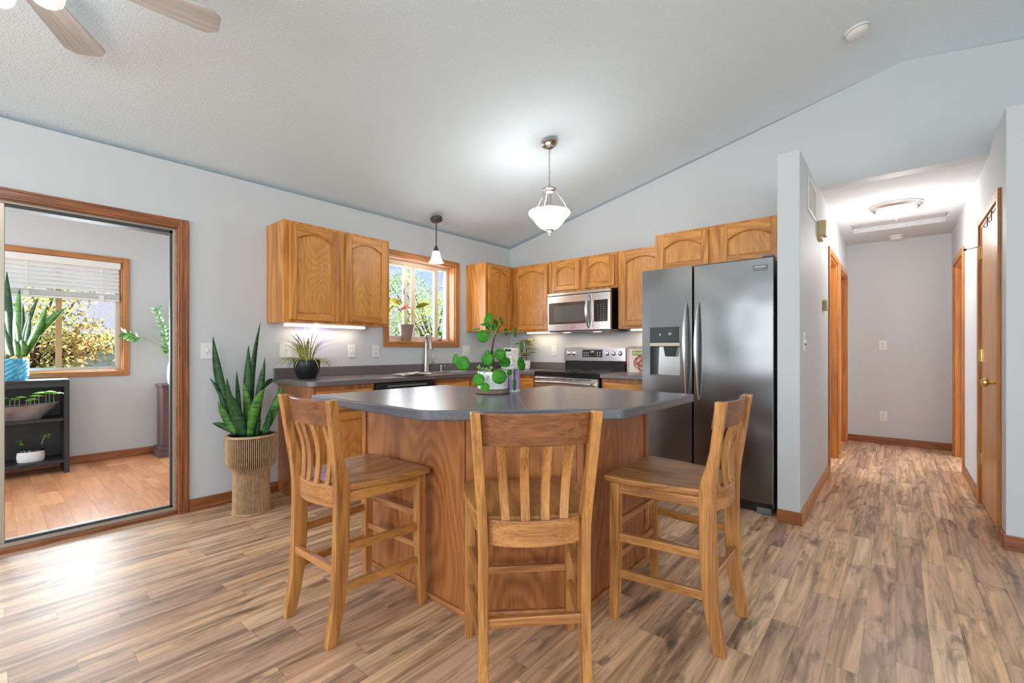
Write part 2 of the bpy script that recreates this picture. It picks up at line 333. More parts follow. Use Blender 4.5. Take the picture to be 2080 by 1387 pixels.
m_blue = mat('turquoise_glaze', srgb(84, 186, 222), .15, ncol=srgb(48, 150, 196), nscale=30, coat=.6)
m_boat = mat('weathered_pot', srgb(150, 144, 142), .5, ncol=srgb(116, 98, 92), nscale=7); m_potgrey = mat('grey_zinc_pot', srgb(158, 146, 138), .38, .3)
m_plate = mat('wall_plate', srgb(232, 232, 230), .4)

def emis(name, col, s):
    m, nt, p = newmat(name); p.inputs['Base Color'].default_value = (.45, .45, .45, 1); p.inputs['Emission Color'].default_value = col; p.inputs['Emission Strength'].default_value = s; p.inputs['Roughness'].default_value = .3
    return m
m_shade = emis('lit_frosted_glass', (1, .98, .95, 1), .75); m_strip = emis('lit_led_strip', (1, .86, .66, 1), 2.2); m_violet = emis('violet_grow_bulb', (.35, .22, 1, 1), 1.3); m_display = emis('green_display', (.25, .9, .15, 1), .8)
m_warm = emis('lit_hood_bulb', (1, .75, .5, 1), 3)

# ------------------------------------------------------------------ room shell
XW = -3.80; YB = 4.41; EZ = 2.44; RX = .05; RZ = 3.28; SL = (RZ-EZ)/(RX-XW); SR = .175
XE = 3.9; YR = -3.95; HX0 = -.475; HX1 = .48; HYF = 7.1; HZ = 2.465
def roof(x): return EZ+SL*(x-XW) if x <= RX else RZ-SR*(x-RX)
struct('floor', MB().box(XW, XE+.1, YR-.1, 7.2, -.12, 0), m_floor)
struct('floor_sunroom', MB().box(-6.35, XW, -3.1, 2.4, -.12, 0), m_floor2)
T = .16
mb = MB().prism([(XW-T, roof(XW)), (RX, RZ), (XE+.1, roof(XE)), (XE+.1, roof(XE)+.12), (RX, RZ+.12), (XW-T, roof(XW)+.12)], YR-.1, YB+.12, 'y')
struct('ceiling', mb, m_ceil)
# kitchen wall with sliding door opening and window opening
DY0, DY1, DZ = -1.02, .87, 2.0
KY0, KY1, KZ0, KZ1 = 2.572, 3.455, 1.226, 2.08
mb = MB()
mb.box(XW-T, XW, YR, DY0, 0, EZ); mb.box(XW-T, XW, DY0, DY1, DZ, EZ); mb.box(XW-T, XW, DY1, KY0, 0, EZ)
mb.box(XW-T, XW, KY0, KY1, 0, KZ0); mb.box(XW-T, XW, KY0, KY1, KZ1, EZ); mb.box(XW-T, XW, KY1, YB+.12, 0, EZ)
struct('wall_left', mb, m_wall)
def P(x): return (x, roof(x)+.01)
mb = MB().prism([(XW, 0), (HX0-.12, 0), (HX0-.12, roof(HX0-.12)), (XW, EZ)], YB, YB+.12, 'y')
mb.prism([(HX0-.12, HZ), (HX1+.12, HZ), (HX1+.12, roof(HX1+.12)), (RX, RZ), (HX0-.12, roof(HX0-.12))], YB, YB+.12, 'y')
mb.prism([(HX1+.12, 0), (XE+.1, 0), (XE+.1, roof(XE+.1)), (HX1+.12, roof(HX1+.12))], YB, YB+.12, 'y')
struct('wall_back', mb, m_wall)
struct('wall_fridge_side', MB().box(HX0-.13, HX0, 3.44, YB, 0, 2.45), m_wall, bevel=.006)
# hall walls with doorways
LD = [(5.09, 5.84), (6.09, 6.98)]; RD = [(4.01, 4.81), (5.90, 6.76)]; DH = 2.04
def wall_open(x0, x1, y0, y1, z, doors):
    mb = MB(); y = y0
    for a, b_ in doors:
        mb.box(x0, x1, y, a, 0, z); mb.box(x0, x1, a, b_, DH, z); y = b_
    mb.box(x0, x1, y, y1, 0, z); return mb
struct('wall_hall_left', wall_open(HX0-.12, HX0, YB, HYF, HZ, LD), m_wall)
mb = wall_open(HX1, HX1+.12, RD[0][1], HYF, HZ, [RD[1]]); mb.box(HX1, HX1+.12, YB, RD[0][1], DH, HZ)
mb.box(HX1, HX1+.12, 3.8, RD[0][0], 0, 2.53); mb.box(HX1, HX1+.12, RD[0][0], YB, DH, 2.53)
struct('wall_hall_right', mb, m_wall)
struct('wall_closet_front', MB().box(HX1+.12, XE, 3.8, YB, 0, 2.53), m_wall)
struct('wall_hall_far', MB().box(HX0-.12, HX1+.12, HYF, HYF+.1, 0, HZ), m_wall)
mb = MB(); hx0, hx1, hy0, hy1 = -.37, .39, 5.98, 6.42
mb.box(HX0, HX1, YB+.12, hy0, HZ, HZ+.1); mb.box(HX0, HX1, hy1, HYF, HZ, HZ+.1); mb.box(HX0, hx0, hy0, hy1, HZ, HZ+.1); mb.box(hx1, HX1, hy0, hy1, HZ, HZ+.1)
struct('ceiling_hall', mb, m_ceil_h)
tag(MB().box(hx0+.004, hx1-.004, hy0+.004, hy1-.004, HZ+.05, HZ+.08).build('attic_hatch', m_ceil_h), 'white recessed attic access hatch in the hallway ceiling', 'hatch')
# rooms off the hallway, the bedroom with daylight of its own
def side_room(n_, x0, x1, y0, y1, lx):
    struct('floor_'+n_, MB().box(x0, x1, y0, y1, -.1, .0005), m_floor); struct('ceiling_'+n_, MB().box(x0, x1, y0, y1, HZ, HZ+.1), m_wall)
    a, b_ = (x0, x0+.08) if lx < 0 else (x1-.08, x1)
    struct('wall_%s_far' % n_, MB().box(a, b_, y0, y1, 0, HZ), m_wall); struct('wall_%s_side' % n_, MB().box(x0, x1, y0, y0+.08, 0, HZ).box(x0, x1, y1-.08, y1, 0, HZ), m_wall)
side_room('bedroom', -2.8, HX0-.12, 4.55, 6.05, -1); side_room('bathroom', HX1+.12, 2.6, 5.2, 7.08, 1)
light('daylight_bedroom', 'AREA', (-2.6, 5.4, 1.4), 46, (.95, .98, 1), 1.2, 1.2, aim=(0, 5.5, 1.2))
light('daylight_bathroom', 'AREA', (2.4, 6.3, 1.5), 60, (.95, .98, 1), 1.2, 1.2, aim=(0, 6.3, 1.3))  # added lamp, no window behind it, brightens the hall through the doorway
# rest of the living room behind the camera
def wall_win(name, horiz, a0, a1, fixed0, fixed1, ztop, wins, m=m_wall):
    mb = MB(); x = a0
    def bx(p, q, z0, z1):
        if horiz: mb.box(p, q, fixed0, fixed1, z0, z1)
        else: mb.box(fixed0, fixed1, p, q, z0, z1)
    for p, q, z0, z1 in wins:
        bx(x, p, 0, ztop); bx(p, q, 0, z0); bx(p, q, z1, ztop); x = q
    bx(x, a1, 0, ztop); return struct(name, mb, m)
wall_win('wall_rear', True, XW-T, XE+.1, YR-.12, YR, 3.4, [(-2.8, -.4, .7, 2.3), (.9, 2.9, .7, 2.3)])
wall_win('wall_right', False, YR, YB, XE, XE+.12, 2.75, [(-1.7, .5, .7, 2.2)])
n = 0
for (x0, x1) in ((-2.8, -.4), (.9, 2.9)):
    n += 1; mb = MB()
    for a in (x0, (x0+x1)/2, x1): mb.box(a-.03, a+.03, YR-.08, YR-.02, .7, 2.3)
    for z in (.72, 2.28): mb.box(x0, x1, YR-.08, YR-.02, z-.03, z+.03)
    struct('window_%d' % (n+2), mb, m_vinyl)
mb = MB()
for a in (-1.7, -.6, .5): mb.box(XE+.02, XE+.08, a-.03, a+.03, .7, 2.2)
for z in (.72, 2.18): mb.box(XE+.02, XE+.08, -1.7, .5, z-.03, z+.03)
struct('window_5', mb, m_vinyl)
# sunroom shell
SX = -6.25
SY0, SY1, SZ0, SZ1 = -.75, .95, .925, 2.06
wall_win('wall_sunroom_garden', False, -3.0, 2.3, SX-.14, SX, 2.6, [(SY0, SY1, SZ0, SZ1)])
struct('wall_sunroom_end', MB().box(SX-.14, XW-T, 2.3, 2.4, 0, 2.6), m_wall)
wall_win('wall_sunroom_south', True, SX-.14, XW-T, -3.1, -3.0, 2.6, [(-6.0, -4.1, .6, 2.3)])
struct('wall_sunroom_header', MB().box(XW-T-.02, XW-T, -3.1, 2.4, 2.38, 2.62), m_wall)  # unseen strip added above the wall to stop sun leaking in
struct('ceiling_sunroom', MB().box(SX-.14, XW-T, -3.1, 2.4, 2.6, 2.7), m_wall)
mb = MB()
for a in (-6.0, -5.05, -4.1): mb.box(a-.03, a+.03, -3.07, -3.02, .6, 2.3)
for z in (.62, 2.28): mb.box(-6.0, -4.1, -3.07, -3.02, z-.03, z+.03)
struct('window_6', mb, m_vinyl)
# baseboards
def base(name, x0, x1, y0, y1, m): struct(name, MB().box(x0, x1, y0, y1, 0, .083), m, bevel=.004)
base('baseboard_left', XW, XW+.014, .932, 1.545, m_trim_y)
base('baseboard_fridge_side', HX0-.13, HX0+.013, 3.427, 3.44, m_trim_x)
base('baseboard_hall_left', HX0, HX0+.013, 3.44, 5.03, m_dtrim)
base('baseboard_hall_far', HX0, HX1, HYF-.013, HYF, m_trim_x)
base('baseboard_hall_right', HX1-.013, HX1, 4.87, 5.84, m_trim_y)
base('baseboard_hall_corner', HX1-.013, HX1, 3.80, 3.95, m_trim_y)
base('baseboard_closet', HX1-.013, XE, 3.787, 3.80, m_trim_x)
base('baseboard_sunroom', SX, SX+.014, -3, 2.3, m_trim_y)
# ------------------------------------------------------------------ casings and doors of the hall
def casing(name, x, face, a, b_, h, m, depth):
    # x = wall face; face = +1 trim sticks out to +x
    mb = MB(); t = .016*face; w_ = .057
    lo, hi = min(x, x+t), max(x, x+t)
    mb.box(lo, hi, a-w_, a, 0, h+w_); mb.box(lo, hi, b_, b_+w_, 0, h+w_); mb.box(lo, hi, a, b_, h, h+w_)
    j0, j1 = sorted((x+.002*face, x-depth*face))
    mb.box(j0, j1, a, a+.018, 0, h); mb.box(j0, j1, b_-.018, b_, 0, h); mb.box(j0, j1, a+.018, b_-.018, h-.018, h)
    s0, s1 = sorted((x-.045*face, x-.06*face))
    mb.box(s0, s1, b_-.028, b_-.018, 0, h-.018)
    return struct(name, mb, m, bevel=.004)
casing('trim_1', HX0, 1, LD[0][0], LD[0][1], DH, m_dtrim, .12)
casing('trim_2', HX0, 1, LD[1][0], LD[1][1], DH, m_dtrim, .12)
casing('trim_3', HX1, -1, RD[1][0], RD[1][1], DH, m_dtrim, .12)
casing('trim_4', HX1, -1, RD[0][0], RD[0][1], DH+.02, m_dtrim, .10)
def door(name, x0, x1, y0, y1, m, h=DH-.02): return struct(name, MB().box(x0, x1, y0, y1, .012, h), m, bevel=.002)
door('door_2', -.60, -.565, LD[1][0]+.02, LD[1][1]-.02, m_trim)
d4 = door('door_4', HX1+.004, HX1+.04, RD[0][0]+.021, RD[0][1]-.021, m_slab, DH)
own_origin(d4, (HX1+.02, 4.4, 0))
kb = MB(); kp = [(.0, .0), (.028, 0), (.03, .004), (.012, .012), (.011, .03), (.022, .038), (.03, .05), (.028, .062), (.015, .072), (0.001, .074)]
for i in range(len(kp)-1): pass
kb.lathe([(r_, z) for r_, z in kp if r_ > 0], (0, 0, 0), 24)
ko = kb.build('door_knob', m_brass, d4, smooth=True, world=False, label='polished brass knob')
ko.location = (-.016, -.265, .935); ko.rotation_euler = (0, -math.pi/2, 0)
for z in (.34, 1.10, 1.86):
    mb = MB().box(HX1-.004, HX1+.003, 4.775, 4.805, z-.045, z+.045).tube([(HX1-.006, 4.797, z-.05), (HX1-.006, 4.797, z+.05)], .006)
    mb.build('hinge', m_brass if z < 1.5 else m_brass, d4, label='brass hinge')
MB().tube([(HX1-.006, 4.797, 1.91), (HX1-.05, 4.83, 1.905), (HX1-.075, 4.85, 1.905)], .003).tube([(HX1-.075, 4.85, 1.905), (HX1-.085, 4.857, 1.905)], .009).build('hinge_stop', m_bronze, d4)
for y in (4.28, 4.46):
    MB().tube([(HX1-.004, y, 2.052), (HX1-.004, y, 1.99), (HX1-.014, y, 1.98), (HX1-.02, y, 1.992)], .003).build('hook', m_bronze, d4)
# ------------------------------------------------------------------ sliding door to the sunroom
tr = MB(); cw = .061
struct('trim_7', MB().box(XW, XW+.018, DY0, DY1, DZ-.012, DZ+cw-.012).box(XW+.018, XW+.023, DY0, DY1, DZ, DZ+.012).box(XW+.018, XW+.023, DY0, DY1, DZ+.034, DZ+.044), m_trim_y, bevel=.004)
tr.box(XW, XW+.018, DY1, DY1+cw, 0, DZ+cw-.012); tr.box(XW, XW+.018, DY0-cw, DY0, 0, DZ+cw-.012)
for k in (.012, .045): tr.box(XW+.018, XW+.023, DY1+k, DY1+k+.01, 0, DZ+cw-.012)
struct('trim_5', tr, m_trim, bevel=.004)
struct('trim_6', MB().box(XW-T, XW+.004, DY0, DY1, .0, .022).box(XW-.02, XW, DY0, DY1, DZ-.014, DZ-.004).box(XW-.03, XW, DY1-.008, DY1, .02, DZ), m_trim_y, bevel=.002)
sd = thing('sliding_glass_door', (-3.87, -.05, .022), 'large glass patio door in an aluminium frame, opening onto the sunroom', 'glass door')
mb = MB(); mb.box(-3.93, -3.83, DY1-.022, DY1, .022, DZ); mb.box(-3.93, -3.83, DY0, DY0+.02, .022, DZ); mb.box(-3.93, -3.83, DY0+.02, DY1-.022, DZ-.028, DZ); mb.box(-3.93, -3.83, DY0+.02, DY1-.022, .022, .045)
mb.build('frame', m_alu, sd, bevel=.002)
mb = MB(); mb.box(-3.858, -3.838, .835, .849, .045, DZ-.028).box(-3.858, -3.838, .058, .848, .045, .06).box(-3.931, -3.838, .058, .848, DZ-.047, DZ-.0285).build('gasket', m_gray, sd)  # top strip deepened to hide the brightly lit underside of the frame
MB().box(-3.868, -3.834, .03, .072, .045, DZ-.028).build('stile', m_alu, sd, bevel=.003)
MB().box(-3.850, -3.845, .074, .835, .062, DZ-.046).build('glass_pane', m_glass, sd)
MB().box(-3.905, -3.90, DY0+.03, .04, .062, DZ-.046).build('glass_pane', m_glass, sd)
MB().box(-3.915, -3.89, .028, .07, .045, DZ-.028).box(-3.915, -3.89, DY0+.02, DY0+.06, .045, DZ-.028).build('stile', m_alu, sd, bevel=.003)
# ------------------------------------------------------------------ kitchen window
wm = MB(); c0, c1, z0, z1 = 2.516, 3.512, 1.172, 2.134
wm.box(XW, XW+.017, c0, c1, z0, KZ0+.004).box(XW, XW+.017, c0, c1, KZ1-.004, z1)
ws = MB().box(XW, XW+.017, c0, KY0+.004, KZ0+.004, KZ1-.004).box(XW, XW+.017, KY1-.004, c1, KZ0+.004, KZ1-.004).box(XW-T+.05, XW, KY0, KY0+.012, KZ0, KZ1).box(XW-T+.05, XW, KY1-.012, KY1, KZ0, KZ1)
wm.box(XW-T+.05, XW, KY0+.012, KY1-.012, KZ0, KZ0+.012).box(XW-T+.05, XW, KY0+.012, KY1-.012, KZ1-.012, KZ1)
struct('window_1', wm, m_wtrim_y, bevel=.004)
win1 = bpy.data.objects['window_1']; ws.build('side_casing', m_wtrim, win1, bevel=.004)
ya, yb_ = KY0+.012, KY1-.012; za, zb = KZ0+.012, KZ1-.012
f = MB(); X0, X1 = XW-T, XW-T+.055
f.box(X0, X1, ya, ya+.03, za, zb).box(X0, X1, yb_-.03, yb_, za, zb).box(X0, X1, ya+.03, yb_-.03, za, za+.03).box(X0, X1, ya+.03, yb_-.03, zb-.035, zb)
f.build('window_frame', m_vinyl, win1, bevel=.003)
yl = [WX(p, 600, X0+.03).y for p in (818, 825, 836, 845, 880, 887)]
f = MB(); f.box(X0+.02, X0+.05, yl[0], yl[1], za+.03, zb-.035).box(X0+.005, X0+.02, yl[2], yl[3], za+.03, zb-.035)
f.box(X0+.02, X0+.05, yl[4], yl[5], za+.03, zb-.035)
f.box(X0+.024, X0+.046, ya+.03, yl[5]-.004, za+.0305, za+.05).box(X0+.024, X0+.046, ya+.03, yl[5]-.004, zb-.058, zb-.0355)
f.build('sash', m_vinyl, win1, bevel=.002)
MB().box(X0+.01, X0+.014, ya+.03, yb_-.03, za+.03, zb-.035).build('glass_pane', m_glass, win1)
MB().box(X0+.05, X0+.06, yl[0]-.008, yl[0], 1.72, 1.78).build('latch', m_bronze, win1)
# sunroom window with blinds
wm = MB(); w_ = .06; oy1, oz0, oz1 = SY1+.055, SZ0-.055, SZ1+.055; oy0 = SY0-.055
ws = MB().box(SX, SX+.017, SY1, oy1, oz0, oz1).box(SX, SX+.017, oy0, SY0, oz0, oz1)
wm.box(SX, SX+.017, SY0, SY1, oz0, SZ0).box(SX, SX+.017, SY0, SY1, SZ1, oz1)
wm.box(SX-.1, SX, SY0, SY0+.012, SZ0, SZ1).box(SX-.1, SX, SY1-.012, SY1, SZ0, SZ1).box(SX-.1, SX, SY0, SY1, SZ0, SZ0+.012).box(SX-.1, SX, SY0, SY1, SZ1-.012, SZ1)
struct('window_2', wm, m_wtrim_y, bevel=.004); win2 = bpy.data.objects['window_2']; ws.build('side_casing', m_wtrim, win2, bevel=.004)
f = MB(); a0, a1, b0, b1 = SY0+.012, SY1-.012, SZ0+.012, SZ1-.012; X0 = SX-.13
f.box(X0, X0+.06, a1-.035, a1, b0, b1).box(X0, X0+.06, a0, a0+.035, b0, b1).box(X0, X0+.06, a0+.035, a1-.035, b0, b0+.03).box(X0, X0+.06, a0+.035, a1-.035, b1-.03, b1)
f.build('window_frame', m_vinyl, win2, bevel=.003)
my = WX(120, 680, X0+.03).y
MB().box(X0+.01, X0+.05, my-.025, my+.018, b0+.03, b1-.03).build('mullion', mat('tan_vinyl', srgb(196, 152, 108), .5), win2, bevel=.002)
MB().box(X0+.015, X0+.019, a0+.035, a1-.035, b0+.03, b1-.03).build('glass_pane', m_glass, win2)
bl = thing('window_blind', (SX-.02, .1, 1.5), 'white slatted blind raised halfway in the sunroom window', 'blind')
MB().box(SX-.035, SX+.02, SY0+.02, SY1-.02, SZ1-.07, SZ1-.005).build('valance', m_white, bl, bevel=.004)
s_ = MB(); zt = SZ1-.09; zbm = WX(240, 612, SX).z
k = 0; z = zt
while z > zbm+.07:
    s_.bar((SX-.02, SY0+.03, z), (SX-.02, SY1-.03, z), .05, .003, up=(.82, 0, .57)); z -= .042
for i in range(9): s_.box(SX-.043, SX+.005, SY0+.03, SY1-.03, zbm+.018+i*.006, zbm+.0215+i*.006)
s_.build('slats', mat('blind_slat', srgb(238, 236, 234), .45), bl)
MB().box(SX-.043, SX+.006, SY0+.03, SY1-.03, zbm-.005, zbm+.014).build('bottom_rail', m_white, bl, bevel=.003)
for y in (.25, .78): MB().box(SX+.0065, SX+.0085, y-.003, y+.003, zbm+.05, SZ1-.07).box(SX+.006, SX+.009, y-.02, y+.02, zbm-.01, zbm+.05).build('cord', m_white, bl)
# ------------------------------------------------------------------ cabinets
def arch_pts(w0, w1, z0, z1, rise, n=14):
    mid = (w0+w1)/2; hw = (w1-w0)/2; out = [(w0, z0), (w1, z0)]
    for i in range(n+1):
        t = 1-2*i/n; out.append((mid+hw*t, z1-rise*(t*t)))
    return out
def cab_door(parent, axis, a0, a1, z0, z1, f0, out, arched=True, name='door', fr=.055):
    """door slab on a face at f0, sticking out by .02 towards `out`; a0..a1 across, z0..z1 up. Frame with (arched) opening and a sunken panel."""
    lo, hi = sorted((f0+out*.001, f0+out*.021)); lo2, hi2 = sorted((f0+out*.001, f0+out*.006))
    rise = min(.055, (a1-a0)*.16) if arched else 0
    ax = 'x' if axis == 'y' else 'y'; mr = m_oak_y if axis == 'y' else m_oak_x
    i0, i1 = a0+fr, a1-fr; top = z1-fr
    def bx(p, q, r_, s):
        return MB().box(lo, hi, p, q, r_, s) if axis == 'y' else MB().box(p, q, lo, hi, r_, s)
    d = MB().prism([(a0+.004, z0+.004), (a1-.004, z0+.004), (a1-.004, z1-.004), (a0+.004, z1-.004)], lo2, hi2, ax).build(name, m_panel, parent)
    bx(a0, i0, z0, z1).build('stile', m_oak, d, bevel=.0035); bx(i1, a1, z0, z1).build('stile', m_oak, d, bevel=.0035)
    bx(i0, i1, z0, z0+fr).build('rail', mr, d, bevel=.0035)
    if arched:
        n_ = 16; mid = (i0+i1)/2; hw = (i1-i0)/2
        pts = [(i0, z1), (i1, z1)]+[(mid+hw*(1-2*k/n_), top-rise*(1-2*k/n_)**2) for k in range(n_+1)]
        MB().prism(pts, lo, hi, ax).build('rail', mr, d, bevel=.0025)
        h = f0+out*.012; pts = arch_pts(i0+.003, i1-.003, z0+fr+.003, top-.003, rise, 14)
        pp = [((h, p[0], p[1]) if axis == 'y' else (p[0], h, p[1])) for p in pts]; pp.append(pp[0])
        MB().tube(pp, .004, 6, cap=False).build('panel_bead', m_oak, d, smooth=True)
    else: bx(i0, i1, top, z1).build('rail', mr, d, bevel=.0035)
    return d
ZU0, ZU1 = 1.352, 2.125
FA = XW+.31    # face of the uppers on the window wall
u = thing('wall_cabinet', (-3.65, 1.91, ZU0), 'two-door oak wall cabinet with arched panels above the spiky plant', 'cabinet')
MB().box(XW, FA, 1.45, 2.375, ZU0, ZU1).build('body', m_oak, u, bevel=.003)
cab_door(u, 'y', 1.49, 1.885, ZU0+.02, ZU1-.025, FA, 1); cab_door(u, 'y', 1.945, 2.345, ZU0+.02, ZU1-.025, FA, 1)
MB().box(XW+.05, XW+.10, 1.56, 2.26, ZU0-.018, ZU0).build('light_strip', m_strip, u, label='lit strip light under the cabinet')
light('under_cabinet_light', 'AREA', (XW+.09, 1.9, ZU0-.03), 1.1, (1, .86, .68), .6, .03, rot=(0, 0, math.pi/2))
u = thing('wall_cabinet', (-3.65, 3.85, ZU0), 'narrow oak wall cabinet in the corner, right of the window', 'cabinet')
MB().box(XW, FA, 3.63, 4.405, ZU0, ZU1).build('body', m_oak, u, bevel=.003)
cab_door(u, 'y', 3.67, 4.06, ZU0+.02, ZU1-.025, FA, 1)
FB = YB-.31
def upperB(x0, x1, z0, z1, doors, label, f=FB):
    u = thing('wall_cabinet', ((x0+x1)/2, f+.15, z0), label, 'cabinet')
    MB().box(x0, x1, f, YB-.002, z0, z1).build('body', m_oak, u, bevel=.003)
    for a, b_ in doors: cab_door(u, 'x', a, b_, z0+.022, z1-.025, f, -1)
    return u
upperB(-3.488, -2.93, ZU0, ZU1, [(-3.44, -2.965)], 'oak wall cabinet between the corner and the microwave')
upperB(-2.926, -2.112, 1.765, ZU1, [(-2.895, -2.55), (-2.49, -2.145)], 'short oak wall cabinet above the microwave')
upperB(-2.108, -1.604, ZU0, ZU1, [(-2.075, -1.63)], 'oak wall cabinet between the microwave and the fridge')
upperB(-1.60, -.612, 1.80, 2.14, [(-1.57, -1.15), (-1.06, -.65)], 'two-door oak cabinet above the fridge', f=3.80)
light('under_cabinet_light_2', 'AREA', (-3.2, 4.3, ZU0-.02), .8, (1, .8, .6), .35, .03)
light('under_cabinet_light_3', 'AREA', (-1.85, 4.3, ZU0-.02), .8, (1, .8, .6), .35, .03)
for x, n_ in ((-3.2, 'left'), (-1.85, 'right')):
    o_ = [q for q in COL.objects if q.name.startswith('wall_cabinet') and abs(q.location.x-x) < .1 and q.type == 'EMPTY' and q.location.y > 4][0]
    MB().box(x-.2, x+.2, 4.26, 4.33, ZU0-.014, ZU0).build('light_strip', m_strip, o_, label='lit strip light under the cabinet')
# base cabinets
def base_cab(axis, a0, a1, f0, back, label, drawer=True, end=False, doors=1, hollow=False):
    out = 1 if axis == 'y' else -1
    c = ((f0+back)/2, (a0+a1)/2, 0) if axis == 'y' else ((a0+a1)/2, (f0+back)/2, 0)
    t = thing('base_cabinet', c, label, 'cabinet'); mb = MB(); lo, hi = sorted((f0, back)); k0, k1 = sorted((f0-out*.07, back))
    if hollow: mb.box(hi-.02, hi, a0, a1, .095, .873); mb.box(lo, hi-.02, a0, a0+.018, .095, .873); mb.box(lo, hi-.02, a1-.018, a1, .095, .873); mb.box(lo, hi-.02, a0+.018, a1-.018, .095, .115); mb.box(k0, k1, a0, a1, 0, .095)
    elif axis == 'y': mb.box(lo, hi, a0, a1, .095, .873); mb.box(k0, k1, a0, a1, 0, .095)
    else: mb.box(a0, a1, lo, hi, .095, .873); mb.box(a0, a1, k0, k1, 0, .095)
    mb.build('body', m_isl, t, bevel=.002)
    wd = (a1-a0-.03)/doors
    for i in range(doors):
        p, q = a0+.015+i*wd+.012, a0+.015+(i+1)*wd-.012
        zt = .835
        if drawer:
            d = MB(); l_, h_ = sorted((f0+out*.001, f0+out*.02))
            (d.box(l_, h_, p, q, .69, .835) if axis == 'y' else d.box(p, q, l_, h_, .69, .835))
            d.build('drawer', m_oak_y if axis == 'y' else m_oak_x, t, bevel=.005); zt = .665
        cab_door(t, axis, p, q, .12, zt, f0, out, arched=False)
    return t
FX = XW+.60
bc = base_cab('y', 1.535, 2.035, FX, XW+.002, 'oak base cabinet at the counter end beside the snake plant')
DW0, DW1 = 2.04, 2.645
dw = thing('dishwasher', (-3.5, 2.34, 0), 'black dishwasher under the counter, left of the sink', 'dishwasher')
MB().box(XW+.05, FX+.005, DW0, DW1, .1, .868).build('body', m_blackm, dw)
MB().box(FX+.006, FX+.03, DW0+.004, DW1-.004, .12, .72).build('door', m_black, dw, bevel=.004)
MB().box(FX+.006, FX+.035, DW0+.004, DW1-.004, .73, .866).build('control_panel', m_black, dw, bevel=.006)
MB().box(FX+.035, FX+.037, DW0+.1, DW1-.1, .835, .85).build('vent_slot', m_grey2, dw)
base_cab('y', 2.65, 3.55, FX, XW+.002, 'two-door oak sink cabinet under the window', doors=2, hollow=True)
FY = YB-.60
base_cab('x', -3.15, -2.915, FY, YB-.002, 'narrow oak base cabinet left of the range')
base_cab('x', -2.13, -1.60, FY, YB-.002, 'oak base cabinet between the range and the fridge')
tag(MB().prism([(XW+.002, 3.555), (FX, 3.555), (FX, FY), (-3.155, FY), (-3.155, YB-.003), (XW+.002, YB-.003)], .0, .873).build('corner_cabinet', m_isl), 'plain oak corner base cabinet beside the range cabinet', 'cabinet')
# countertops
def round_poly(pts, r, n=6):
    out = []; N_ = len(pts)
    for i, p in enumerate(pts):
        rr = r[i] if isinstance(r, (list, tuple)) else r
        p = Vector(p); a = Vector(pts[i-1]); b_ = Vector(pts[(i+1) % N_])
        if rr <= 0: out.append(tuple(p)); continue
        da = (a-p).normalized(); db = (b_-p).normalized(); ang = da.angle(db); d = rr/math.tan(ang/2)
        p0 = p+da*d; p1 = p+db*d
        for k in range(n+1):
            t = k/n; q = p0*(1-t)**2+p*2*t*(1-t)+p1*t*t; out.append((q.x, q.y))
    return out
ct = thing('kitchen_countertop', (-3.5, 3, .874), 'charcoal laminate L-shaped counter along the window wall and corner', 'countertop')
CX = XW+.635; CYf = YB-.64
SKx0, SKx1, SKy0, SKy1 = XW+.10, XW+.53, 2.62, 3.42
mb = MB()
mb.prism(round_poly([(XW, 1.50), (CX, 1.50), (CX, SKy0), (XW, SKy0)], [0, .07, 0, 0]), .874, .914)
mb.box(XW, SKx0, SKy0, SKy1, .874, .914).box(SKx1, CX, SKy0, SKy1, .874, .914)
mb.prism([(XW, SKy1), (CX, SKy1), (CX, CYf), (-2.912, CYf), (-2.912, YB), (XW, YB)], .874, .914)
bmesh.ops.remove_doubles(mb.bm, verts=mb.bm.verts, dist=1e-4)
mb.build('worktop', m_counter2, ct, bevel=.006, seg=3)
MB().box(XW, XW+.02, 1.50, YB, .914, .995).box(XW+.02, -2.912, YB-.02, YB, .914, .995).build('backsplash', m_counter2, ct, bevel=.004)
ct = thing('kitchen_countertop', (-1.87, 4.1, .874), 'short charcoal laminate counter between the range and the fridge', 'countertop')
MB().box(-2.132, -1.60, CYf, YB, .874, .914).build('worktop', m_counter2, ct, bevel=.006, seg=3)
MB().box(-2.132, -1.60, YB-.02, YB, .914, .995).build('backsplash', m_counter2, ct, bevel=.004)
sk = thing('kitchen_sink', (-3.48, 3.02, .80), 'double-bowl stainless steel sink under the window', 'sink')
mb = MB(); r0 = .02
mb.box(SKx0-r0, SKx0+.02, SKy0-r0, SKy1+r0, .9142, .9185).box(SKx1-.02, SKx1+r0, SKy0-r0, SKy1+r0, .9142, .9185)
mb.box(SKx0+.02, SKx1-.02, SKy0-r0, SKy0+.03, .9142, .9185).box(SKx0+.02, SKx1-.02, SKy1-.03, SKy1+r0, .9142, .9185).box(SKx0+.02, SKx1-.02, 2.995, 3.045, .9142, .9185)
mb.build('rim', m_chrome, sk, bevel=.0015)
for y0, y1 in ((SKy0+.03, 2.995), (3.045, SKy1-.03)):
    mb = MB(); x0, x1 = SKx0+.02, SKx1-.02
    mb.box(x0-.003, x0, y0, y1, .76, .914).box(x1, x1+.003, y0, y1, .76, .914).box(x0, x1, y0-.003, y0, .76, .914).box(x0, x1, y1, y1+.003, .76, .914).box(x0, x1, y0, y1, .757, .76)
    mb.build('basin', m_steel_s, sk)
fc = thing('kitchen_faucet', (-3.745, 3.0, .914), 'brushed steel pull-down faucet behind the sink', 'faucet')
fx, fy = -3.745, 3.0
MB().lathe([(.030, 0), (.030, .006), (.027, .012), (.024, .12), (.019, .20), (.016, .27), (.016, .30)], (fx, fy, .914), 20).build('body', m_nickel, fc, smooth=True)
